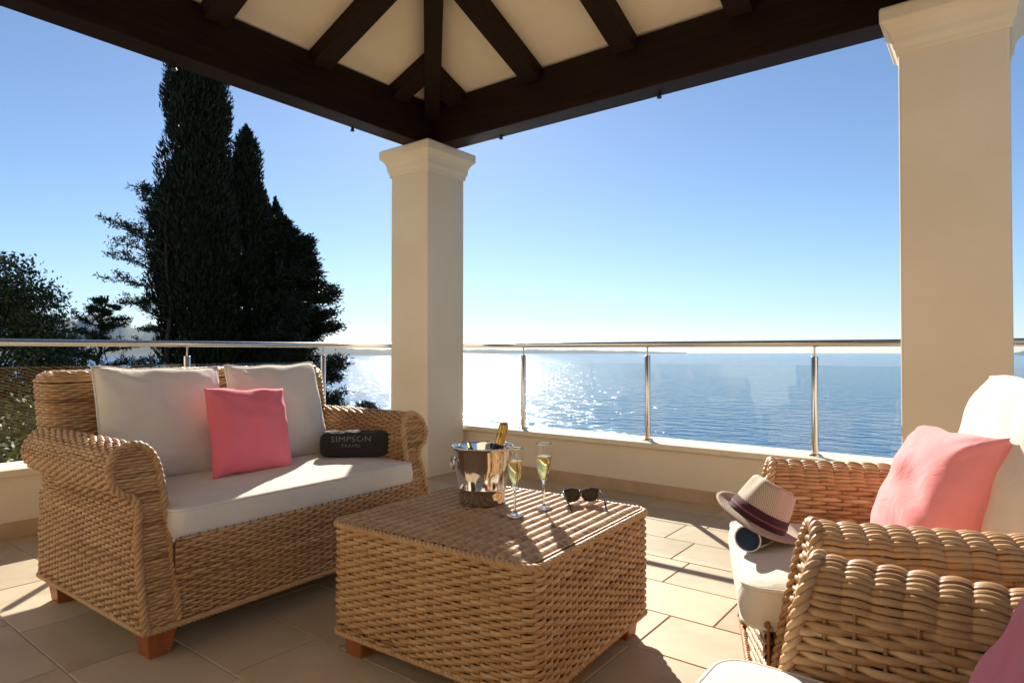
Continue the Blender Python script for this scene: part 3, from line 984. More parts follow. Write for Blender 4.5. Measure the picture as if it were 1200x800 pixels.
def slab_cushion(root_or_none, name, hx, hy, z0, z1, label=None, cat=None, loc=(0, 0, 0), rz=0.0, rad=.06, dome=.018, group=None, seed=1):
    """box cushion with rounded edges, slightly crowned, with piping"""
    rg = np.random.default_rng(seed)
    t = thing(name, label, cat, loc, rz, group)
    mb = MB()
    h = z1 - z0
    e = .015
    rows = []
    prof = [(-.5, 0)]
    def ring(ins, z, bulge=0.0):
        pr, nr = rrect(hx - ins + bulge, hy - ins + bulge, max(rad - ins, .004), n=7)
        # add points along the straight sides
        P3, s, L, = resample(np.c_[pr, np.zeros(len(pr))], 0.02, closed=True)
        return P3
    base, _, _ = resample(np.c_[rrect(hx, hy, rad, n=7)[0], np.zeros(32)], .018, closed=True)
    nb = np.zeros_like(base)
    T = np.roll(base, -1, 0) - np.roll(base, 1, 0); T /= np.linalg.norm(T, axis=1, keepdims=True)
    nb[:, 0], nb[:, 1] = T[:, 1], -T[:, 0]
    stack = []
    for s in (0.0, .35, .7, .92): stack.append(base * np.array((s, s, 0)) + np.array((0, 0, z0)))
    for a in (0, .33, .66, 1): stack.append(base - nb * e * (1 - math.sin(a * PI / 2)) + np.array((0, 0, z0 + e * (1 - math.cos(a * PI / 2)))))
    for a in np.linspace(0.1, .9, 5): stack.append(base + nb * .007 * math.sin(a * PI) + np.array((0, 0, z0 + e + (h - 2 * e) * a)))
    for a in (0, .33, .66, 1): stack.append(base - nb * e * (1 - math.cos(a * PI / 2)) + np.array((0, 0, z1 - e + e * math.sin(a * PI / 2))))
    for s in np.linspace(.93, 0.0, 16):
        q = base * np.array((s, s, 0))
        w = np.sin(q[:, 0] * 14 + seed) * np.sin(q[:, 1] * 11 + 2 * seed) * .0025 + np.sin(q[:, 0] * 5 - q[:, 1] * 7 + seed) * .002
        q[:, 2] = z1 + dome * (1 - s ** 2.2) + w * (1 - s ** 6)
        stack.append(q)
    mb.grid(np.array(stack), closed_v=True)
    mb.build('cover', M['canvas'], t)
    for zz in (z0 + .008, z1 - .006):
        pp = MB(); pts = base - nb * .003; pts = pts + np.array((0, 0, zz)); pp.tube(pts, .0055, k=7, closed=True); pp.build('piping', M['piping'], t)
    return t

def pillow(name, label, cat, w, h, th, m, mtx, group=None, seed=1, piping=False, sag=0.0, ear=.06):
    """soft square pillow in its own x (width), z (height) plane, y = thickness, as one closed mesh"""
    rg = np.random.default_rng(seed)
    n = 40
    u = np.linspace(-1, 1, n)
    U, Vv = np.meshgrid(u, u, indexing='ij')
    U = np.sign(U) * np.abs(U) ** .85; Vv = np.sign(Vv) * np.abs(Vv) ** .85
    X = w / 2 * U * (1 - ear * (1 - Vv ** 2) * np.abs(U) ** 3)
    Zz = h / 2 * Vv * (1 - ear * (1 - U ** 2) * np.abs(Vv) ** 3)
    prof = np.clip((1 - np.abs(U) ** 3.2) * (1 - np.abs(Vv) ** 3.2), 0, 1) ** .52
    belly = 1 + sag * (-Vv)
    wr = 0
    for i in range(7):
        a = rg.uniform(0, PI); f = rg.uniform(5, 12); p = rg.uniform(0, 6)
        wr = wr + np.sin((U * math.cos(a) + Vv * math.sin(a)) * f + p + 1.5 * np.sin(3 * Vv + p)) * .0022
    # gathers radiating from the corners
    for cu in (-1, 1):
        for cv in (-1, 1):
            du, dv = U - cu, Vv - cv
            rr = np.hypot(du, dv) + 1e-6
            wr = wr + np.sin(np.arctan2(dv, du) * 9 + seed + cu * 2 + cv) * .007 * np.exp(-(rr / .55) ** 2) * np.clip(rr * 3, 0, 1)
    fold = .004 * np.sin(U * 2.2 * PI + seed) * np.abs(Vv) ** 4
    front = np.stack([X, -th / 2 * prof * belly - wr * prof ** .4, Zz + fold], -1)
    back = np.stack([X, th / 2 * prof * belly + wr * prof ** .4, Zz + fold], -1)
    mb = MB(); mb.grid(front); mb.grid(back[::-1])
    me = mb.mesh(name)
    bm = bmesh.new(); bm.from_mesh(me); bmesh.ops.remove_doubles(bm, verts=bm.verts, dist=.0004); bm.to_mesh(me); bm.free()
    for p_ in me.polygons: p_.use_smooth = True
    o = link(name, me, m)
    o.matrix_world = mtx
    tag(o, label, cat, group)
    if piping:
        rim = np.vstack([front[:, 0], front[-1, 1:], front[-2::-1, -1], front[0, -2:0:-1]])
        pp = MB(); pp.tube(rim, .005, k=6, closed=True); pp.build('piping', M['piping'], o)
    return o

def place(loc, rz=0.0, rx=0.0, ry=0.0):
    return Matrix.Translation(loc) @ Matrix.Rotation(rz, 4, 'Z') @ Matrix.Rotation(rx, 4, 'X') @ Matrix.Rotation(ry, 4, 'Y')

# ---- sofa (faces +X)
SOFA = (-2.75, 1.625)
SRZ = R(1.2)
sofa = thing('sofa', 'two seat wicker sofa with rolled arms in front of the left railing', 'sofa', (*SOFA, 0), SRZ)
sofa['label'] = 'two seat honey coloured wicker sofa with rolled arms and cream cushions'
wicker_seat(sofa, .69, pitch=.0112, stake=.033, sr=.0070, sA=.0047)
def on(base, rz, p):
    c_, s_ = math.cos(rz), math.sin(rz)
    return (base[0] + p[0] * c_ - p[1] * s_, base[1] + p[0] * s_ + p[1] * c_, p[2])
slab_cushion(None, 'seat_cushion', .375, .590, .374, .492, 'long cream seat cushion lying on the wicker sofa', 'cushion', on(SOFA, SRZ, (.082, 0, 0)), SRZ, rad=.05, dome=.014, seed=3)
# back cushions lean on the backrest: local x = lateral, -y faces forward
FACE = lambda rz: rz + R(90)      # pillow front (-y) toward local +x
for i, (yy, zz, rr, lab) in enumerate(((-.300, .720, 1.5, 'large cream back cushion on the sofa partly hidden by the pink pillow'), (.282, .724, -1.0, 'large cream back cushion on the sofa beside the charcoal pouch'))):
    pillow('back_cushion', lab, 'cushion', (.550, .52)[i], .525, .20, M['canvas'], place(on(SOFA, SRZ, (-.235, yy, zz)), FACE(SRZ) , R(-16), R(rr)), group='cream back cushions on the sofa', seed=20 + i, piping=True, sag=.12, ear=.035)
pillow('pillow', 'square coral pink pillow leaning on the sofa back cushions', 'pillow', .40, .40, .125, M['pink'], place(on(SOFA, SRZ, (.030, -.045, .686)), FACE(SRZ) + R(2), R(-16), R(3)), seed=5, ear=.05)

# charcoal pouch with printed lettering, lying against the right arm
pch = (-2.655, 2.135, .503)
prz = math.atan2(2.258 - 1.994, -2.546 + 2.803)
pouch = thing('pouch', 'charcoal fabric pouch with grey lettering lying on the sofa seat', 'pouch', pch, prz)
n, k = 40, 28
P = np.zeros((n, k, 3))
for i in range(n):
    s = -1 + 2 * i / (n - 1)
    taper = (1 - abs(s) ** 14) ** .5 if abs(s) < 1 else 0
    for j in range(k):
        a = 2 * PI * j / k
        ca, sa = math.cos(a), math.sin(a)
        e = 2.0 / 5.0
        yy = math.copysign(abs(ca) ** e, ca) * .062 * taper
        zz = math.copysign(abs(sa) ** e, sa) * .064 * taper
        wv = .003 * math.sin(9 * s + 2 * sa) + .002 * math.sin(21 * s + ca * 3)
        P[i, j] = (s * .185, yy * (1 + wv * 4), .064 + zz + wv * (sa > .2) * taper)
mb = MB(); mb.grid(P, closed_v=True); mb.build('body', M['dark_cloth'], pouch)
def text_mesh(txt, size, sx=1.0):
    cu = bpy.data.curves.new('lettering', 'FONT')
    cu.body = txt; cu.size = size; cu.align_x = 'CENTER'; cu.align_y = 'CENTER'; cu.extrude = .0004; cu.space_character = 1.12
    ob = bpy.data.objects.new('lettering', cu); COL.objects.link(ob)
    dg = bpy.context.evaluated_depsgraph_get()
    me = bpy.data.meshes.new_from_object(ob.evaluated_get(dg))
    bpy.data.objects.remove(ob); me.materials.clear()
    return me
for txt, sz, zz, yo in (('SIMPSON', .040, .093, -.0632), ('TRAVEL', .023, .060, -.0642)):
    o = link('lettering', text_mesh(txt, sz), M['grey_print'], pouch)
    o.location = (-.02, yo, zz); o.rotation_euler = (R(90) - (R(9) if zz > .08 else 0), 0, 0); o.scale = (1.15, 1, 1)
zp = MB(); zp.tube([(-.17, -.02, .127), (-.06, -.026, .130), (.06, -.022, .1285), (.17, -.02, .127)], .0035, k=6); zp.build('zip', M['iron'], pouch)

# ---- armchairs (face -X); both frames share their mesh data
CH_A, CH_B = (-.150, 2.055), (.085, .865)
RZ_A, RZ_B = R(180 + 21), R(180)
chair = thing('armchair', 'wicker armchair with a straw hat and pink pillow on its seat', 'armchair', (*CH_A, 0), RZ_A, 'wicker armchairs')
wicker_seat(chair, .435, pitch=.0128, stake=.046, per=7, k=7, ridge_top=True, ztop=.665, FX=.45, lean=.10, sr=.0076, sA=.0052)
chair2 = chair.copy(); COL.objects.link(chair2)
chair2.location = (*CH_B, 0); chair2.rotation_euler = (0, 0, RZ_B)
chair2['label'] = 'wicker armchair holding a mauve pink pillow, arm to arm with the hat chair'
def copy_children(src, dst):
    for ch in list(src.children):
        c = ch.copy(); COL.objects.link(c); c.parent = dst
        copy_children(ch, c)
copy_children(chair, chair2)
slab_cushion(None, 'seat_cushion', .385, .325, .370, .476, 'cream seat cushion under the straw hat', 'cushion', on(CH_A, RZ_A, (.112, 0, 0)), RZ_A, rad=.06, dome=.02, seed=8)
slab_cushion(None, 'seat_cushion', .385, .325, .370, .486, 'cream piped seat cushion on the armchair with the mauve pink pillow', 'cushion', on(CH_B, RZ_B, (.112, 0, 0)), RZ_B, rad=.06, dome=.02, seed=9)
pillow('back_cushion', 'large cream back cushion behind the pink pillow on the hat chair', 'cushion', .60, .56, .20, M['canvas'], place(on(CH_A, RZ_A, (-.185, .03, .712)), FACE(RZ_A), R(-15), R(-2)), group='cream armchair back cushions', seed=31, piping=True, sag=.12, ear=.035)
pillow('back_cushion', 'large cream back cushion behind the mauve pink pillow', 'cushion', .60, .56, .20, M['canvas'], place(on(CH_B, RZ_B, (-.215, .0, .735)), FACE(RZ_B), R(-15), 0), group='cream armchair back cushions', seed=33, piping=True, sag=.12, ear=.035)
pillow('pillow', 'pink pillow leaning on the cream back cushion of the hat chair', 'pillow', .40, .40, .17, M['sunlit_pink'], place(on(CH_A, RZ_A, (-.01, .0, .652)), FACE(RZ_A) + R(8), R(-24), R(-2)), seed=12)
pillow('pillow', 'mauve pink pillow on the armchair beside the hat chair', 'pillow', .42, .42, .15, M['shaded'], place(on(CH_B, RZ_B, (.044, .065, .652)), FACE(RZ_B), R(-25), R(3)), seed=15)

# ================================================================== COFFEE TABLE
TB = (-1.437, 1.785)
TRZ = R(2.5)
HX, HY, TH = .415, .392, .466
table = thing('coffee_table', 'low square wicker coffee table with ridged woven top', 'table', (*TB, 0), TRZ)
sd = MB()
for j, z in enumerate(np.arange(.088, .452, .0117)):
    pr, nr = rrect(HX, HY, .045)
    weave_row(sd, np.c_[pr, np.full(len(pr), z)], np.c_[nr, np.zeros(len(nr))], .036, j, closed=True, per=6, k=6, r=.0075, An=.0047, Ab=.0013)
pr, nr = rrect(HX, HY, .045)
Pq, sq, Lq = resample(np.c_[pr, np.zeros(len(pr))], .036, closed=True)
for q_ in Pq: sd.tube([q_ + (0, 0, .09), q_ + (0, 0, .25), q_ + (0, 0, .445)], .0042, k=5, caps=False, tint=.12)
sw = sd.build('side_weave', M['wicker'], table, kind='stuff')
pr, nr = rrect(HX - .013, HY - .013, .035)
ln = MB(); ln.grid(np.array([np.c_[pr, np.full(len(pr), .09)], np.c_[pr, np.full(len(pr), .43)]]), closed_v=True); ln.build('side_light_block', M['light_block'], sw, smooth=False)  # added sheet, keeps light from showing through the table sides
tp = MB()
for j, y in enumerate(np.arange(-HY + .012, HY - .01, .0098)):
    ins = max(0, .045 - (HY - abs(y))) ** 2 / .09
    weave_row(tp, [(-HX + .008 + ins, y, TH - .008), (0, y, TH - .006), (HX - .008 - ins, y, TH - .008)], [(0, 0, 1)] * 3, .0418, j, mode='ridge', r=.0056, An=.0062, per=9, k=6)
tp.build('top_weave', M['wicker'], table, kind='stuff')
eb = MB()
pr, nr = rrect(HX + .003, HY + .003, .045)
rope(eb, np.c_[pr, np.full(len(pr), .452)], Rr=.0062, r=.0066, pitch=.052, k=6, closed=True)
rope(eb, np.c_[pr, np.full(len(pr), .086)], Rr=.0050, r=.0056, pitch=.05, k=6, closed=True)
eb.build('edge_braid', M['wicker'], table, kind='stuff')
dk = MB(); dk.box((-HX + .02, -HY + .02, .425), (HX - .02, HY - .02, .446)); dk.build('top_board', M['leg'], table, smooth=False)
for sx in (-HX + .07, HX - .07):
    for sy in (-HY + .07, HY - .07):
        lg = MB(); t_, q = .048, .036
        lg.hexa([(sx - q, sy - q, 0), (sx + q, sy - q, 0), (sx + q, sy + q, 0), (sx - q, sy + q, 0), (sx - t_, sy - t_, .12), (sx + t_, sy - t_, .12), (sx + t_, sy + t_, .12), (sx - t_, sy + t_, .12)])
        lg.build('leg', M['leg'], table, smooth=False, bevel=.004)

TT = TH + .0015
# ---- ice bucket, bottle, flutes, sunglasses
bucket = thing('ice_bucket', 'polished steel ice bucket with ring handles on the wicker table', 'bucket', (-1.575, 1.872, TT), R(12))
mb = MB()
mb.lathe([(.001, .004), (.074, .004), (.079, .0), (.081, .004), (.0825, .012), (.0835, .040), (.0865, .056), (.0885, .058), (.0885, .062), (.0875, .064), (.100, .150), (.107, .205), (.1085, .2115),
          (.1125, .2125), (.1140, .2155), (.1125, .2185), (.1085, .2185), (.1065, .2135), (.1045, .205), (.085, .06), (.078, .012), (.001, .010)], n=64)
for v_ in mb.v: v_ *= np.array((1.06, 1.06, 1.0))
mb.build('body', M['bucket'], bucket)
for sgn in (-1, 1):
    e = Vector((math.cos(R(225)), math.sin(R(225)), 0)) * sgn
    lugp = MB(); lugp.tube([e * .099, e * .112, e * .119], [.011, .010, .006], k=10)
    for v_ in lugp.v: v_ += np.array((0, 0, .176))
    lug = lugp.build('handle_lug', M['bucket'], bucket)
    rg_ = MB()
    sd_ = Vector((-e.y, e.x, 0))
    pts = [e * .117 + sd_ * (math.cos(a) * .021) + Vector((0, 0, .156 + math.sin(a) * .022)) for a in np.linspace(0, 2 * PI, 24, endpoint=False)]
    rg_.tube(pts, .0036, k=8, closed=True); rg_.build('ring', M['bucket'], lug)

bottle = thing('champagne_bottle', 'champagne bottle with gold foil neck leaning in the steel bucket', 'bottle', (-1.562, 1.872, TT + .016))
bt = MB(); bt.lathe([(.001, 0), (.038, 0), (.042, .005), (.042, .135), (.038, .160), (.026, .190), (.0185, .212)], n=28); bo = bt.build('glass', M['bottle'], bottle)
fo = MB()
pr_ = [(.0195, .196), (.0188, .212), (.0172, .228), (.0165, .250), (.0178, .254), (.0180, .262), (.0168, .266), (.0186, .276), (.0176, .290), (.012, .298), (.001, .300)]
fo.lathe(pr_, n=24)
q = fo.v[-1]; q += np.sin(q[:, [2]] * 400 + np.arctan2(q[:, [1]], q[:, [0]]) * 5) * .0006
fo.build('foil', M['foil'], bottle)
bottle.rotation_euler = Euler((0, 0, 0))
lean_dir = Vector((.48, .88, 0)).normalized()   # toward the photograph's right
axis = Vector((0, 0, 1)).cross(lean_dir)
bottle.rotation_euler = Matrix.Rotation(R(16), 3, axis).to_euler()

def flute(loc, label, rz):
    t = thing('champagne_flute', label, 'glass', loc, rz, 'champagne flutes on the table')
    mb = MB()
    outer = [(.001, .0005), (.031, .0005), (.0325, .002), (.030, .0036), (.012, .0065), (.0055, .012), (.0042, .03), (.0040, .085), (.0055, .098), (.012, .112), (.0205, .135), (.0258, .162), (.0285, .195), (.0290, .236), (.0290, .240)]
    inner = [(.0282, .240), (.0282, .236), (.0277, .195), (.0250, .163), (.0197, .137), (.0112, .115), (.004, .106), (.001, .105)]
    mb.lathe(outer + inner, n=36)
    mb.build('glass', M['flute_glass'], t)
    li = MB()
    li.lathe([(.001, .1056), (.0038, .1065), (.0109, .1155), (.0194, .1375), (.0247, .1635), (.0264, .182), (.0270, .190), (.0268, .1912), (.001, .1906)], n=36)
    li.build('champagne', M['champagne'], t)
    return t
flute((-1.345, 1.775, TT + .003), 'champagne flute standing right next to the ice bucket', 0.3)
flute((-1.325, 1.925, TT + .003), 'champagne flute standing nearer the sunglasses', 1.1)

sg = thing('sunglasses', 'black sunglasses lying open on the wicker table', 'sunglasses', (-1.262, 2.085, TT + .004), math.atan2(.094, .113) + R(4))
def lens_outline(cx_, n=28):
    pts = []
    for i in range(n):
        a = 2 * PI * i / n
        ca, sa = math.cos(a), math.sin(a)
        x = math.copysign(abs(ca) ** .75, ca) * .029
        z = math.copysign(abs(sa) ** .8, sa) * (.0225 if sa > 0 else .023)
        x *= 1 + .10 * sa
        pts.append((cx_ + x, .004 * (1 - (cx_ + x) ** 2 / .0045) , .027 + z))
    return np.array(pts)
for sgn in (-1, 1):
    c_ = sgn * .035
    out = lens_outline(c_)
    fm = MB(); fm.tube(out, .0034, k=8, closed=True); rim = fm.build('rim', M['black_plastic'], sg)
    lm = MB(); cen = out.mean(0); vv = np.vstack([out, cen + (0, .003, 0)]); nL = len(out)
    lm.add(vv, [(i, (i + 1) % nL, nL, nL) for i in range(nL)]); lm.build('lens', M['lens'], rim)
    tm = MB()
    x0 = sgn * .069
    ht = [(x0 - sgn * .006, .001, .044), (x0 + sgn * .001, -.004, .043), (x0 + sgn * .002, -.03, .038), (x0 + sgn * .001, -.075, .026), (x0 - sgn * .002, -.105, .016), (x0 - sgn * .005, -.128, .002), (x0 - sgn * .006, -.136, -.001)]
    tm.tube(smooth_curve(ht, 5), .0030, k=8, flat=1.0); tm.build('temple', M['black_plastic'], sg)
    bw = MB(); bw.tube([(sgn * .008, .004, .040), (sgn * .035, .004, .0505), (sgn * .066, .000, .047)], [.0036, .0046, .0044], k=8); bw.build('brow', M['black_plastic'], sg)
br_ = MB(); br_.tube(smooth_curve([(-.010, .005, .037), (0, .006, .041), (.010, .005, .037)], 5), .0036, k=8); br_.build('bridge', M['black_plastic'], sg)

# ================================================================== HAT AND ROLL ON THE ARMCHAIR
def px_on(base, rz, p): return on(base, rz, p)
roll_c = (-.560, 1.825, .486)
roll = thing('rolled_pouch', 'black roll with navy round end and white piping under the straw hat', 'pouch', roll_c, R(3))
mb = MB()
ln = .24
P = np.zeros((16, 28, 3))
for i in range(16):
    s = i / 15
    rr = .040 * (1 - .45 * s ** 1.5)
    for j in range(28):
        a = 2 * PI * j / 28
        P[i, j] = (rr * math.cos(a) * (1 + .5 * s), s * ln, rr * (1 + math.sin(a)) * (1 - .25 * s))
mb.grid(P, closed_v=True); mb.build('body', M['dark_cloth'], roll)
en = MB(); a = np.arange(28) / 28 * 2 * PI
rings = []
for rr, dy in ((.039, -.001), (.030, -.007), (.016, -.010), (.0005, -.011)):
    rings.append(np.stack([rr * np.cos(a), np.full(28, dy), .040 + rr * np.sin(a)], 1))
en.grid(np.array(rings), closed_v=True); en.build('end_panel', M['navy'], roll)
pp = MB(); pp.tube(np.stack([.0405 * np.cos(a), np.full(28, -.001),   .040 + .0405 * np.sin(a)], 1), .0024, k=7, closed=True); pp.build('piping', M['white_trim'], roll)
pp = MB(); pp.tube([(.038, .0, .020), (.05, .08, .014), (.055, .16, .010), (.050, .235, .010)], .0028, k=6); pp.build('seam_piping', M['white_trim'], roll)

roll.scale = (.86, .86, .86)
hat = thing('hat', 'patterned straw trilby hat with plum ribbon on the armchair seat', 'hat')
NA, NB = 64, 26
def hat_surface():
    """crown + brim as one grid of rings; returns points and uv"""
    rows = []
    a = np.arange(NA) / NA * 2 * PI
    ox, oy = .098, .082                       # oval at the band (x = front/back)
    for t in np.linspace(0, 1, 12):           # crown side from brim up
        sc_ = 1 - .20 * t ** 1.4
        z = .108 * t
        x = ox * sc_ * np.cos(a); y = oy * sc_ * np.sin(a)
        # front pinch and higher front
        z = z * (1 + .10 * np.cos(a) * t)
        pinch = .016 * t * np.exp(-((np.cos(a) - .55) / .35) ** 2)
        y = y - np.sign(np.sin(a)) * pinch
        rows.append(np.stack([x, y, z], 1))
    for t in np.linspace(.12, 1, 8):          # crown top, dented
        s = 1 - t
        x = ox * .80 * s * np.cos(a); y = oy * .80 * s * np.sin(a)
        y = y - np.sign(np.sin(a)) * .016 * np.exp(-((np.cos(a) - .55) / .35) ** 2) * s
        z = .108 * (1 + .10 * np.cos(a) * s) + .010 * math.sin(min(1, t * 2.5) * PI) - .026 * np.exp(-(y / .022) ** 2) * min(1, t * 1.6)
        rows.append(np.stack([x, y, z + 0 * x], 1))
    return a, rows
a, rows = hat_surface()
brim = []
for t in np.linspace(1, 0, 7):
    x = (.098 + .050 * t) * np.cos(a); y = (.082 + .046 * t) * np.sin(a)
    z = t ** 1.6 * (.022 * np.clip(-np.cos(a), 0, 1) + .010 * np.abs(np.sin(a)) ** 2 - .012 * np.clip(np.cos(a), 0, 1))
    brim.append(np.stack([x, y, z], 1))
def hat_mesh(nm, rings, v0, v1, thick=.002):
    mb = MB(); mb.grid(np.array(rings), closed_v=True)
    me = mb.mesh(nm)
    uv = me.uv_layers.new(name='UVMap')
    nr = len(rings)
    li = np.zeros(len(me.loops), dtype=np.int32); me.loops.foreach_get('vertex_index', li)
    ang = (li % NA) / NA; rr_ = (li // NA) / max(1, nr - 1)
    # keep the seam continuous
    lw = ang.reshape(-1, 4); lw = np.where((lw.max(1, keepdims=True) - lw > .5), lw + 1, lw)
    uvs = np.stack([lw.reshape(-1) * 3.0, v0 + (v1 - v0) * rr_], 1)
    uv.data.foreach_set('uv', uvs.astype(np.float32).ravel())
    o = link(nm, me, M['straw'], hat)
    sd2 = o.modifiers.new('solid', 'SOLIDIFY'); sd2.thickness = thick; sd2.offset = -1
    return o
hat_mesh('crown', rows, 0, 1.2)
hat_mesh('brim', brim, 0, .36)
def band_ring(z0, z1, off, m, nm, par):
    rs = []
    for z in np.linspace(z0, z1, 4):
        t = z / .108; sc_ = 1 - .20 * t ** 1.4
        x = (.098 * sc_ + off) * np.cos(a); y = (.082 * sc_ + off) * np.sin(a)
        y = y - np.sign(np.sin(a)) * .016 * t * np.exp(-((np.cos(a) - .55) / .35) ** 2)
        rs.append(np.stack([x, y, z * (1 + .10 * np.cos(a) * t)], 1))
    mb = MB(); mb.grid(np.array(rs), closed_v=True)
    o = mb.build(nm, m, par); s_ = o.modifiers.new('solid', 'SOLIDIFY'); s_.thickness = .0012; s_.offset = 1
    return o
bd = band_ring(.002, .041, .0050, M['band'], 'ribbon', hat)
band_ring(.017, .022, .0066, M['band_stripe'], 'ribbon_stripe', bd)
rmb = MB(); rmb.tube(brim[0], .0014, k=6, closed=True); rmb.build('brim_edge', M['straw'], hat)
HATP = (-.572, 1.945, .548)
# hat pose: tipped down toward the picture's right, resting on the roll and the seat
cr, cf = Vector((math.cos(YAW), math.sin(YAW), 0)), Vector((-math.sin(YAW), math.cos(YAW), 0))
hz = (Vector((0, 0, 1)) * math.cos(R(27)) + cr * math.sin(R(27)) - cf * .10).normalized()
hx = (cr * -.55 - cf * .83); hx = (hx - hx.dot(hz) * hz).normalized()
hy = hz.cross(hx)
mt = Matrix((hx, hy, hz)).transposed().to_4x4(); mt.translation = HATP
hat.matrix_world = mt

# ================================================================== TREES
def leaf_quads(mb, C, D, ln, wd, tint):
    """diamond leaf faces at centres C pointing along D"""
    n = len(C)
    D = D / (np.linalg.norm(D, axis=1, keepdims=True) + 1e-9)
    Rn = RNG.normal(0, 1, (n, 3)); S = np.cross(D, Rn); S /= np.linalg.norm(S, axis=1, keepdims=True) + 1e-9
    ln = np.broadcast_to(ln, n)[:, None]; wd = np.broadcast_to(wd, n)[:, None]
    v = np.stack([C - D * ln * .5, C + S * wd * .5, C + D * ln * .5, C - S * wd * .5], 1).reshape(-1, 3)
    f = np.arange(4 * n).reshape(-1, 4)
    mb.add(v, f, np.repeat(tint, 4))

def cam_xy(px, dist):
    lat = (px - 600) / 742.0
    v = cf + cr * lat
    v = v / v.length
    return v.x * dist, v.y * dist
def z_at(px, py, dist):
    lat = (px - 600) / 742.0
    return 1.05 + (410.5 - py) / 742.0 * dist / math.sqrt(1 + lat * lat)

def cypress(px, dist, top_py, width_px, label, n_leaf=42000, seed=1, fat=1.0, group='cypress trees beyond the railing'):
    x, y = cam_xy(px, dist)
    zb = float(terrain_z(np.array(x), np.array(y))) - .2
    zt = z_at(px, top_py, dist)
    Hh = zt - zb
    rad = width_px / 742.0 * dist / 2
    t = thing('cypress_tree', label, 'tree', (x, y, zb), group=group)
    rg = np.random.default_rng(seed)
    tr = MB(); tr.tube([(0, 0, 0), (.05, 0, Hh * .3), (0, .05, Hh * .7), (0, 0, Hh * .96)], [.28 * rad / 1.5, .22 * rad / 1.5, .12 * rad / 1.5, .02], k=9); tr.build('trunk', M['bark'], t)
    mb = MB()
    # flame-like upright boughs: each is a narrow spindle of sprays
    nb = 170
    hb = rg.uniform(.0, .93, nb) ** 1.05
    def prof(h): return np.clip(np.minimum(1.0, (h + .03) / .16) * (1 - h ** 2.3) ** .8 + .02, 0, 1)
    ang = rg.uniform(0, 2 * PI, nb)
    per = n_leaf // nb
    for i in range(nb):
        h0 = hb[i]; L = rg.uniform(.10, .22) * (1.15 - h0 * .5)
        r0 = rad * prof(h0) * rg.uniform(.45, .98)
        s = rg.uniform(0, 1, per)
        hh = h0 + L * (s - .35)
        keep = hh > .005; s, hh = s[keep], hh[keep]
        shape = np.sin(np.clip(s, 0.02, 1) ** .7 * PI) ** .8
        rb = rad * .34 * shape * np.sqrt(rg.uniform(0, 1, len(s)))
        a2 = rg.uniform(0, 2 * PI, len(s))
        lim = rad * prof(np.clip(hh, 0, 1)) * 1.05
        rr = np.minimum(r0 * (1 - .15 * s), lim)
        cx_ = np.cos(ang[i]) * rr + np.cos(a2) * rb
        cy_ = np.sin(ang[i]) * rr + np.sin(a2) * rb
        C = np.stack([cx_, cy_, np.minimum(hh, 1.0) * Hh], 1)
        D = np.stack([np.cos(a2) * .35 + np.cos(ang[i]) * .25, np.sin(a2) * .35 + np.sin(ang[i]) * .25, np.full(len(s), 1.0)], 1) + rg.normal(0, .28, (len(s), 3))
        leaf_quads(mb, C, D, rg.uniform(.09, .22, len(s)), rg.uniform(.022, .05, len(s)), rg.uniform(0, 1, len(s)))
    # tip
    s = rg.uniform(0, 1, 500); C = np.stack([rg.normal(0, .12, 500) * (1 - s), rg.normal(0, .12, 500) * (1 - s), Hh * (.93 + .075 * s)], 1)
    leaf_quads(mb, C, np.tile((0, 0, 1.0), (500, 1)) + rg.normal(0, .25, (500, 3)), .25, .07, rg.uniform(0, 1, 500))
    mb.build('crown', M['cypress'], t, smooth=False, kind='stuff')
    return t

def limb_path(p0, d, L, rg, droop=0.0, n=7):
    pts = [np.array(p0, float)]
    d = np.array(d, float); d /= np.linalg.norm(d)
    for i in range(n):
        d = d + rg.normal(0, .10, 3) + np.array((0, 0, -droop)); d /= np.linalg.norm(d)
        pts.append(pts[-1] + d * L / n)
    return np.array(pts)

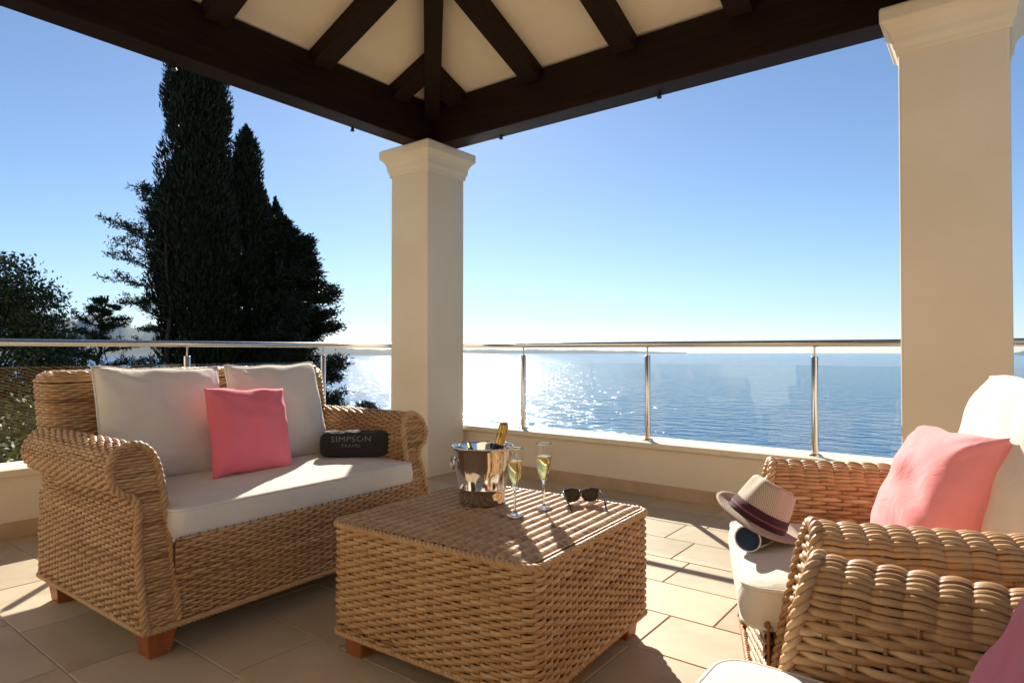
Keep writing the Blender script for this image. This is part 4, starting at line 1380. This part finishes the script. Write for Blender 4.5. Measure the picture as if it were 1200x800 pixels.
def conifer(px, dist, top_py, label, limbs, zbase=None, seed=1, name='pine_tree', m='pine', leaf=(.16, .035), clump=26, cr_=.20, group=None, trunk_r=.14, cat='tree'):
    """open tree: trunk, limbs given as (height fraction, azimuth deg relative to picture right, length, rise) with needle clumps"""
    x, y = cam_xy(px, dist)
    zb = (float(terrain_z(np.array(x), np.array(y))) - .2) if zbase is None else zbase
    zt = z_at(px, top_py, dist); Hh = zt - zb
    rg = np.random.default_rng(seed)
    t = thing(name, label, cat, (x, y, zb), group=group)
    tp_ = np.array([(rg.normal(0, .06) * (i > 0) * i / 6, rg.normal(0, .06) * (i > 0) * i / 6, Hh * i / 9) for i in range(10)])
    tr = MB(); tr.tube(tp_, np.linspace(trunk_r, .02, 10), k=9); tro = tr.build('trunk', M['bark'], t)
    lm = MB(); lf = MB()
    for (hf, az, L, rise) in limbs:
        p0 = np.array([np.interp(hf * 9, range(10), tp_[:, i]) for i in range(3)])
        v = cr * math.cos(R(az)) + cf * math.sin(R(az))
        path = limb_path(p0, (v.x, v.y, rise), L, rg, droop=.02)
        lm.tube(path, np.linspace(max(.02, trunk_r * .32), .008, len(path)), k=6)
        for i in range(2, len(path)):
            for q in range(3):
                sd_ = rg.normal(0, 1, 3); sd_[2] = abs(sd_[2]) * .3 - .05
                tl = L * rg.uniform(.14, .34)
                tw = limb_path(path[i], sd_ + (path[i] - path[i - 1]) / (np.linalg.norm(path[i] - path[i - 1])) * .8, tl, rg, n=4)
                lm.tube(tw, np.linspace(.009, .003, len(tw)), k=4, caps=False)
                for e in (2, 3, 4):
                    C = tw[e] + rg.normal(0, cr_ * .5, (clump, 3)) * np.array((1, 1, .6))
                    D = (C - tw[e]) + rg.normal(0, .05, (clump, 3)) + np.array((0, 0, .04))
                    leaf_quads(lf, C, D, rg.uniform(.7, 1.3, clump) * leaf[0], rg.uniform(.7, 1.3, clump) * leaf[1], rg.uniform(0, 1, clump))
    lm.build('limbs', M['bark'], tro, kind='stuff')
    lf.build('crown', M[m], t, smooth=False, kind='stuff')
    return t

cypress(229, 18.0, -40, 88, 'tallest dark cypress tree with a narrow flame shaped crown', seed=2, n_leaf=190000)
cypress(287, 18.6, 150, 78, 'shorter dark cypress tree growing against the tallest cypress', seed=5, n_leaf=110000)
cypress(322, 19.2, 235, 70, 'lowest dark cypress tree with a blunt crown beside the spreading conifer', seed=9, n_leaf=70000)
rg0 = np.random.default_rng(77)
conifer(322, 18.2, 262, 'dark spreading conifer with ragged boughs reaching over the water', 
        [(h, rg0.uniform(-65, 65), min(2.1, .45 + 3.8 * (1 - h)) * rg0.uniform(.7, 1.0), rg0.uniform(.1, .6)) for h in np.linspace(.38, .98, 38)], seed=21, leaf=(.12, .035), clump=44, cr_=.20, m='cypress')
conifer(196, 17.4, 225, 'open conifer with feathery boughs on the outer side of the tall cypress',
        [(h, az, ln_ * .8, rs) for h, az, ln_, rs in ((.97, 170, .7, .9), (.93, 200, 1.0, .8), (.89, 160, 1.25, .6), (.86, 185, 1.5, .55), (.82, 205, 1.3, .5), (.79, 165, 1.6, .5), (.75, 190, 1.7, .45), (.71, 172, 1.55, .4), (.67, 200, 1.4, .4), (.63, 180, 1.3, .4), (.60, 165, 1.2, .3))], seed=23, leaf=(.10, .028), clump=8, cr_=.12, trunk_r=.09)
conifer(122, 15.0, 346, 'small young pine with loose tiers of branches between the oak and the cypresses',
        [(h, rg0.uniform(0, 360), .14 + 2.6 * (1 - h) * rg0.uniform(.7, 1.1), rg0.uniform(.15, .5)) for h in np.linspace(.62, .97, 30)], seed=29, leaf=(.07, .02), clump=6, cr_=.07, trunk_r=.05)

def broadleaf(px, dist, top_py, rad, label, seed, m='oak', n_cl=190, leaf=(.11, .055), name='oak_tree', cat='tree', zlow=.25, per=85, group=None, zb=None):
    x, y = cam_xy(px, dist)
    zb = float(terrain_z(np.array(x), np.array(y))) - .15 if zb is None else zb
    zt = z_at(px, top_py, dist); Hh = zt - zb
    rg = np.random.default_rng(seed)
    t = thing(name, label, cat, (x, y, zb), group=group)
    tr = MB(); tr.tube([(0, 0, 0), (.08, .05, Hh * .25), (.0, .1, Hh * .55), (.05, 0, Hh * .8)], [rad * .09, rad * .07, rad * .045, .02], k=9)
    tro = tr.build('trunk', M['bark'], t)
    lm = MB(); lf = MB()
    for i in range(n_cl):
        d = rg.normal(0, 1, 3); d /= np.linalg.norm(d)
        q = d * rg.uniform(.45, 1.0) ** .6 * np.array((rad, rad, Hh * (1 - zlow) / 2))
        c = q + np.array((0, 0, Hh * (1 + zlow) / 2 - .1))
        if c[2] < .15: continue
        if i % 4 == 0:
            lm.tube([(0, 0, Hh * .45), np.array((0, 0, Hh * .5)) * .5 + c * .5 + rg.normal(0, .1, 3), c], [.035, .02, .006], k=5, caps=False)
        sz = rg.uniform(.16, .34) * rad / 1.6
        C = c + np.clip(rg.normal(0, 1, (per, 3)), -1.5, 1.5) * sz * np.array((1, 1, .75))
        D = rg.normal(0, 1, (per, 3))
        leaf_quads(lf, C, D, rg.uniform(.7, 1.3, per) * leaf[0], rg.uniform(.7, 1.3, per) * leaf[1], rg.uniform(0, 1, per))
    lm.build('limbs', M['bark'], tro, kind='stuff')
    lf.build('crown', M[m], t, smooth=False, kind='stuff')
    return t
broadleaf(-22, 12.5, 284, 1.12, 'evergreen oak with dense dark leaves at the end of the left railing', 41, n_cl=320, leaf=(.065, .032), per=150)
broadleaf(428, 15.0, 466, .35, 'little bush poking up in front of the glittering water', 43, name='bush', cat='bush', n_cl=70, leaf=(.07, .035), zlow=.80, per=60)
broadleaf(150, 10.5, 436, .8, 'low rounded shrub behind the sofa below the small pine', 44, name='shrub', cat='bush', m='shrub', n_cl=110, zlow=.05, leaf=(.09, .045))
for i, (px, ds, tp_, rd, lab) in enumerate(((8, 9.0, 452, .85, 'olive green shrub pressed against the glass below the oak'), (52, 10.0, 470, .8, 'yellowish green shrub behind the glass next to the sofa arm'), (-30, 8.2, 500, .8, 'low green shrub at the foot of the oak'), (25, 7.4, 520, .6, 'small sunlit shrub just outside the left parapet'))):
    broadleaf(px, ds, tp_, rd, lab, 50 + i, name='shrub', cat='bush', m='shrub', n_cl=130, zlow=.02, leaf=(.08, .04), group='shrubs outside the left parapet')

# ================================================================== HAZE
hz_ = MB(); hz_.box((-16500, -16500, SEA_Z - 6), (16500, 16500, 1080))
haze = hz_.mesh('haze', smooth=False)
hm = bpy.data.materials.new('haze_air'); hm.use_nodes = True
hn = hm.node_tree
for n_ in list(hn.nodes): hn.nodes.remove(n_)
ho = hn.nodes.new('ShaderNodeOutputMaterial'); hv = hn.nodes.new('ShaderNodeVolumePrincipled')
hv.inputs['Color'].default_value = (0.42, 0.66, 1.0, 1); hv.inputs['Density'].default_value = 2.2e-5; hv.inputs['Anisotropy'].default_value = 0.0
hn.links.new(hv.outputs[0], ho.inputs['Volume'])
o = link('haze', haze, hm)
tag(o, kind='stuff')
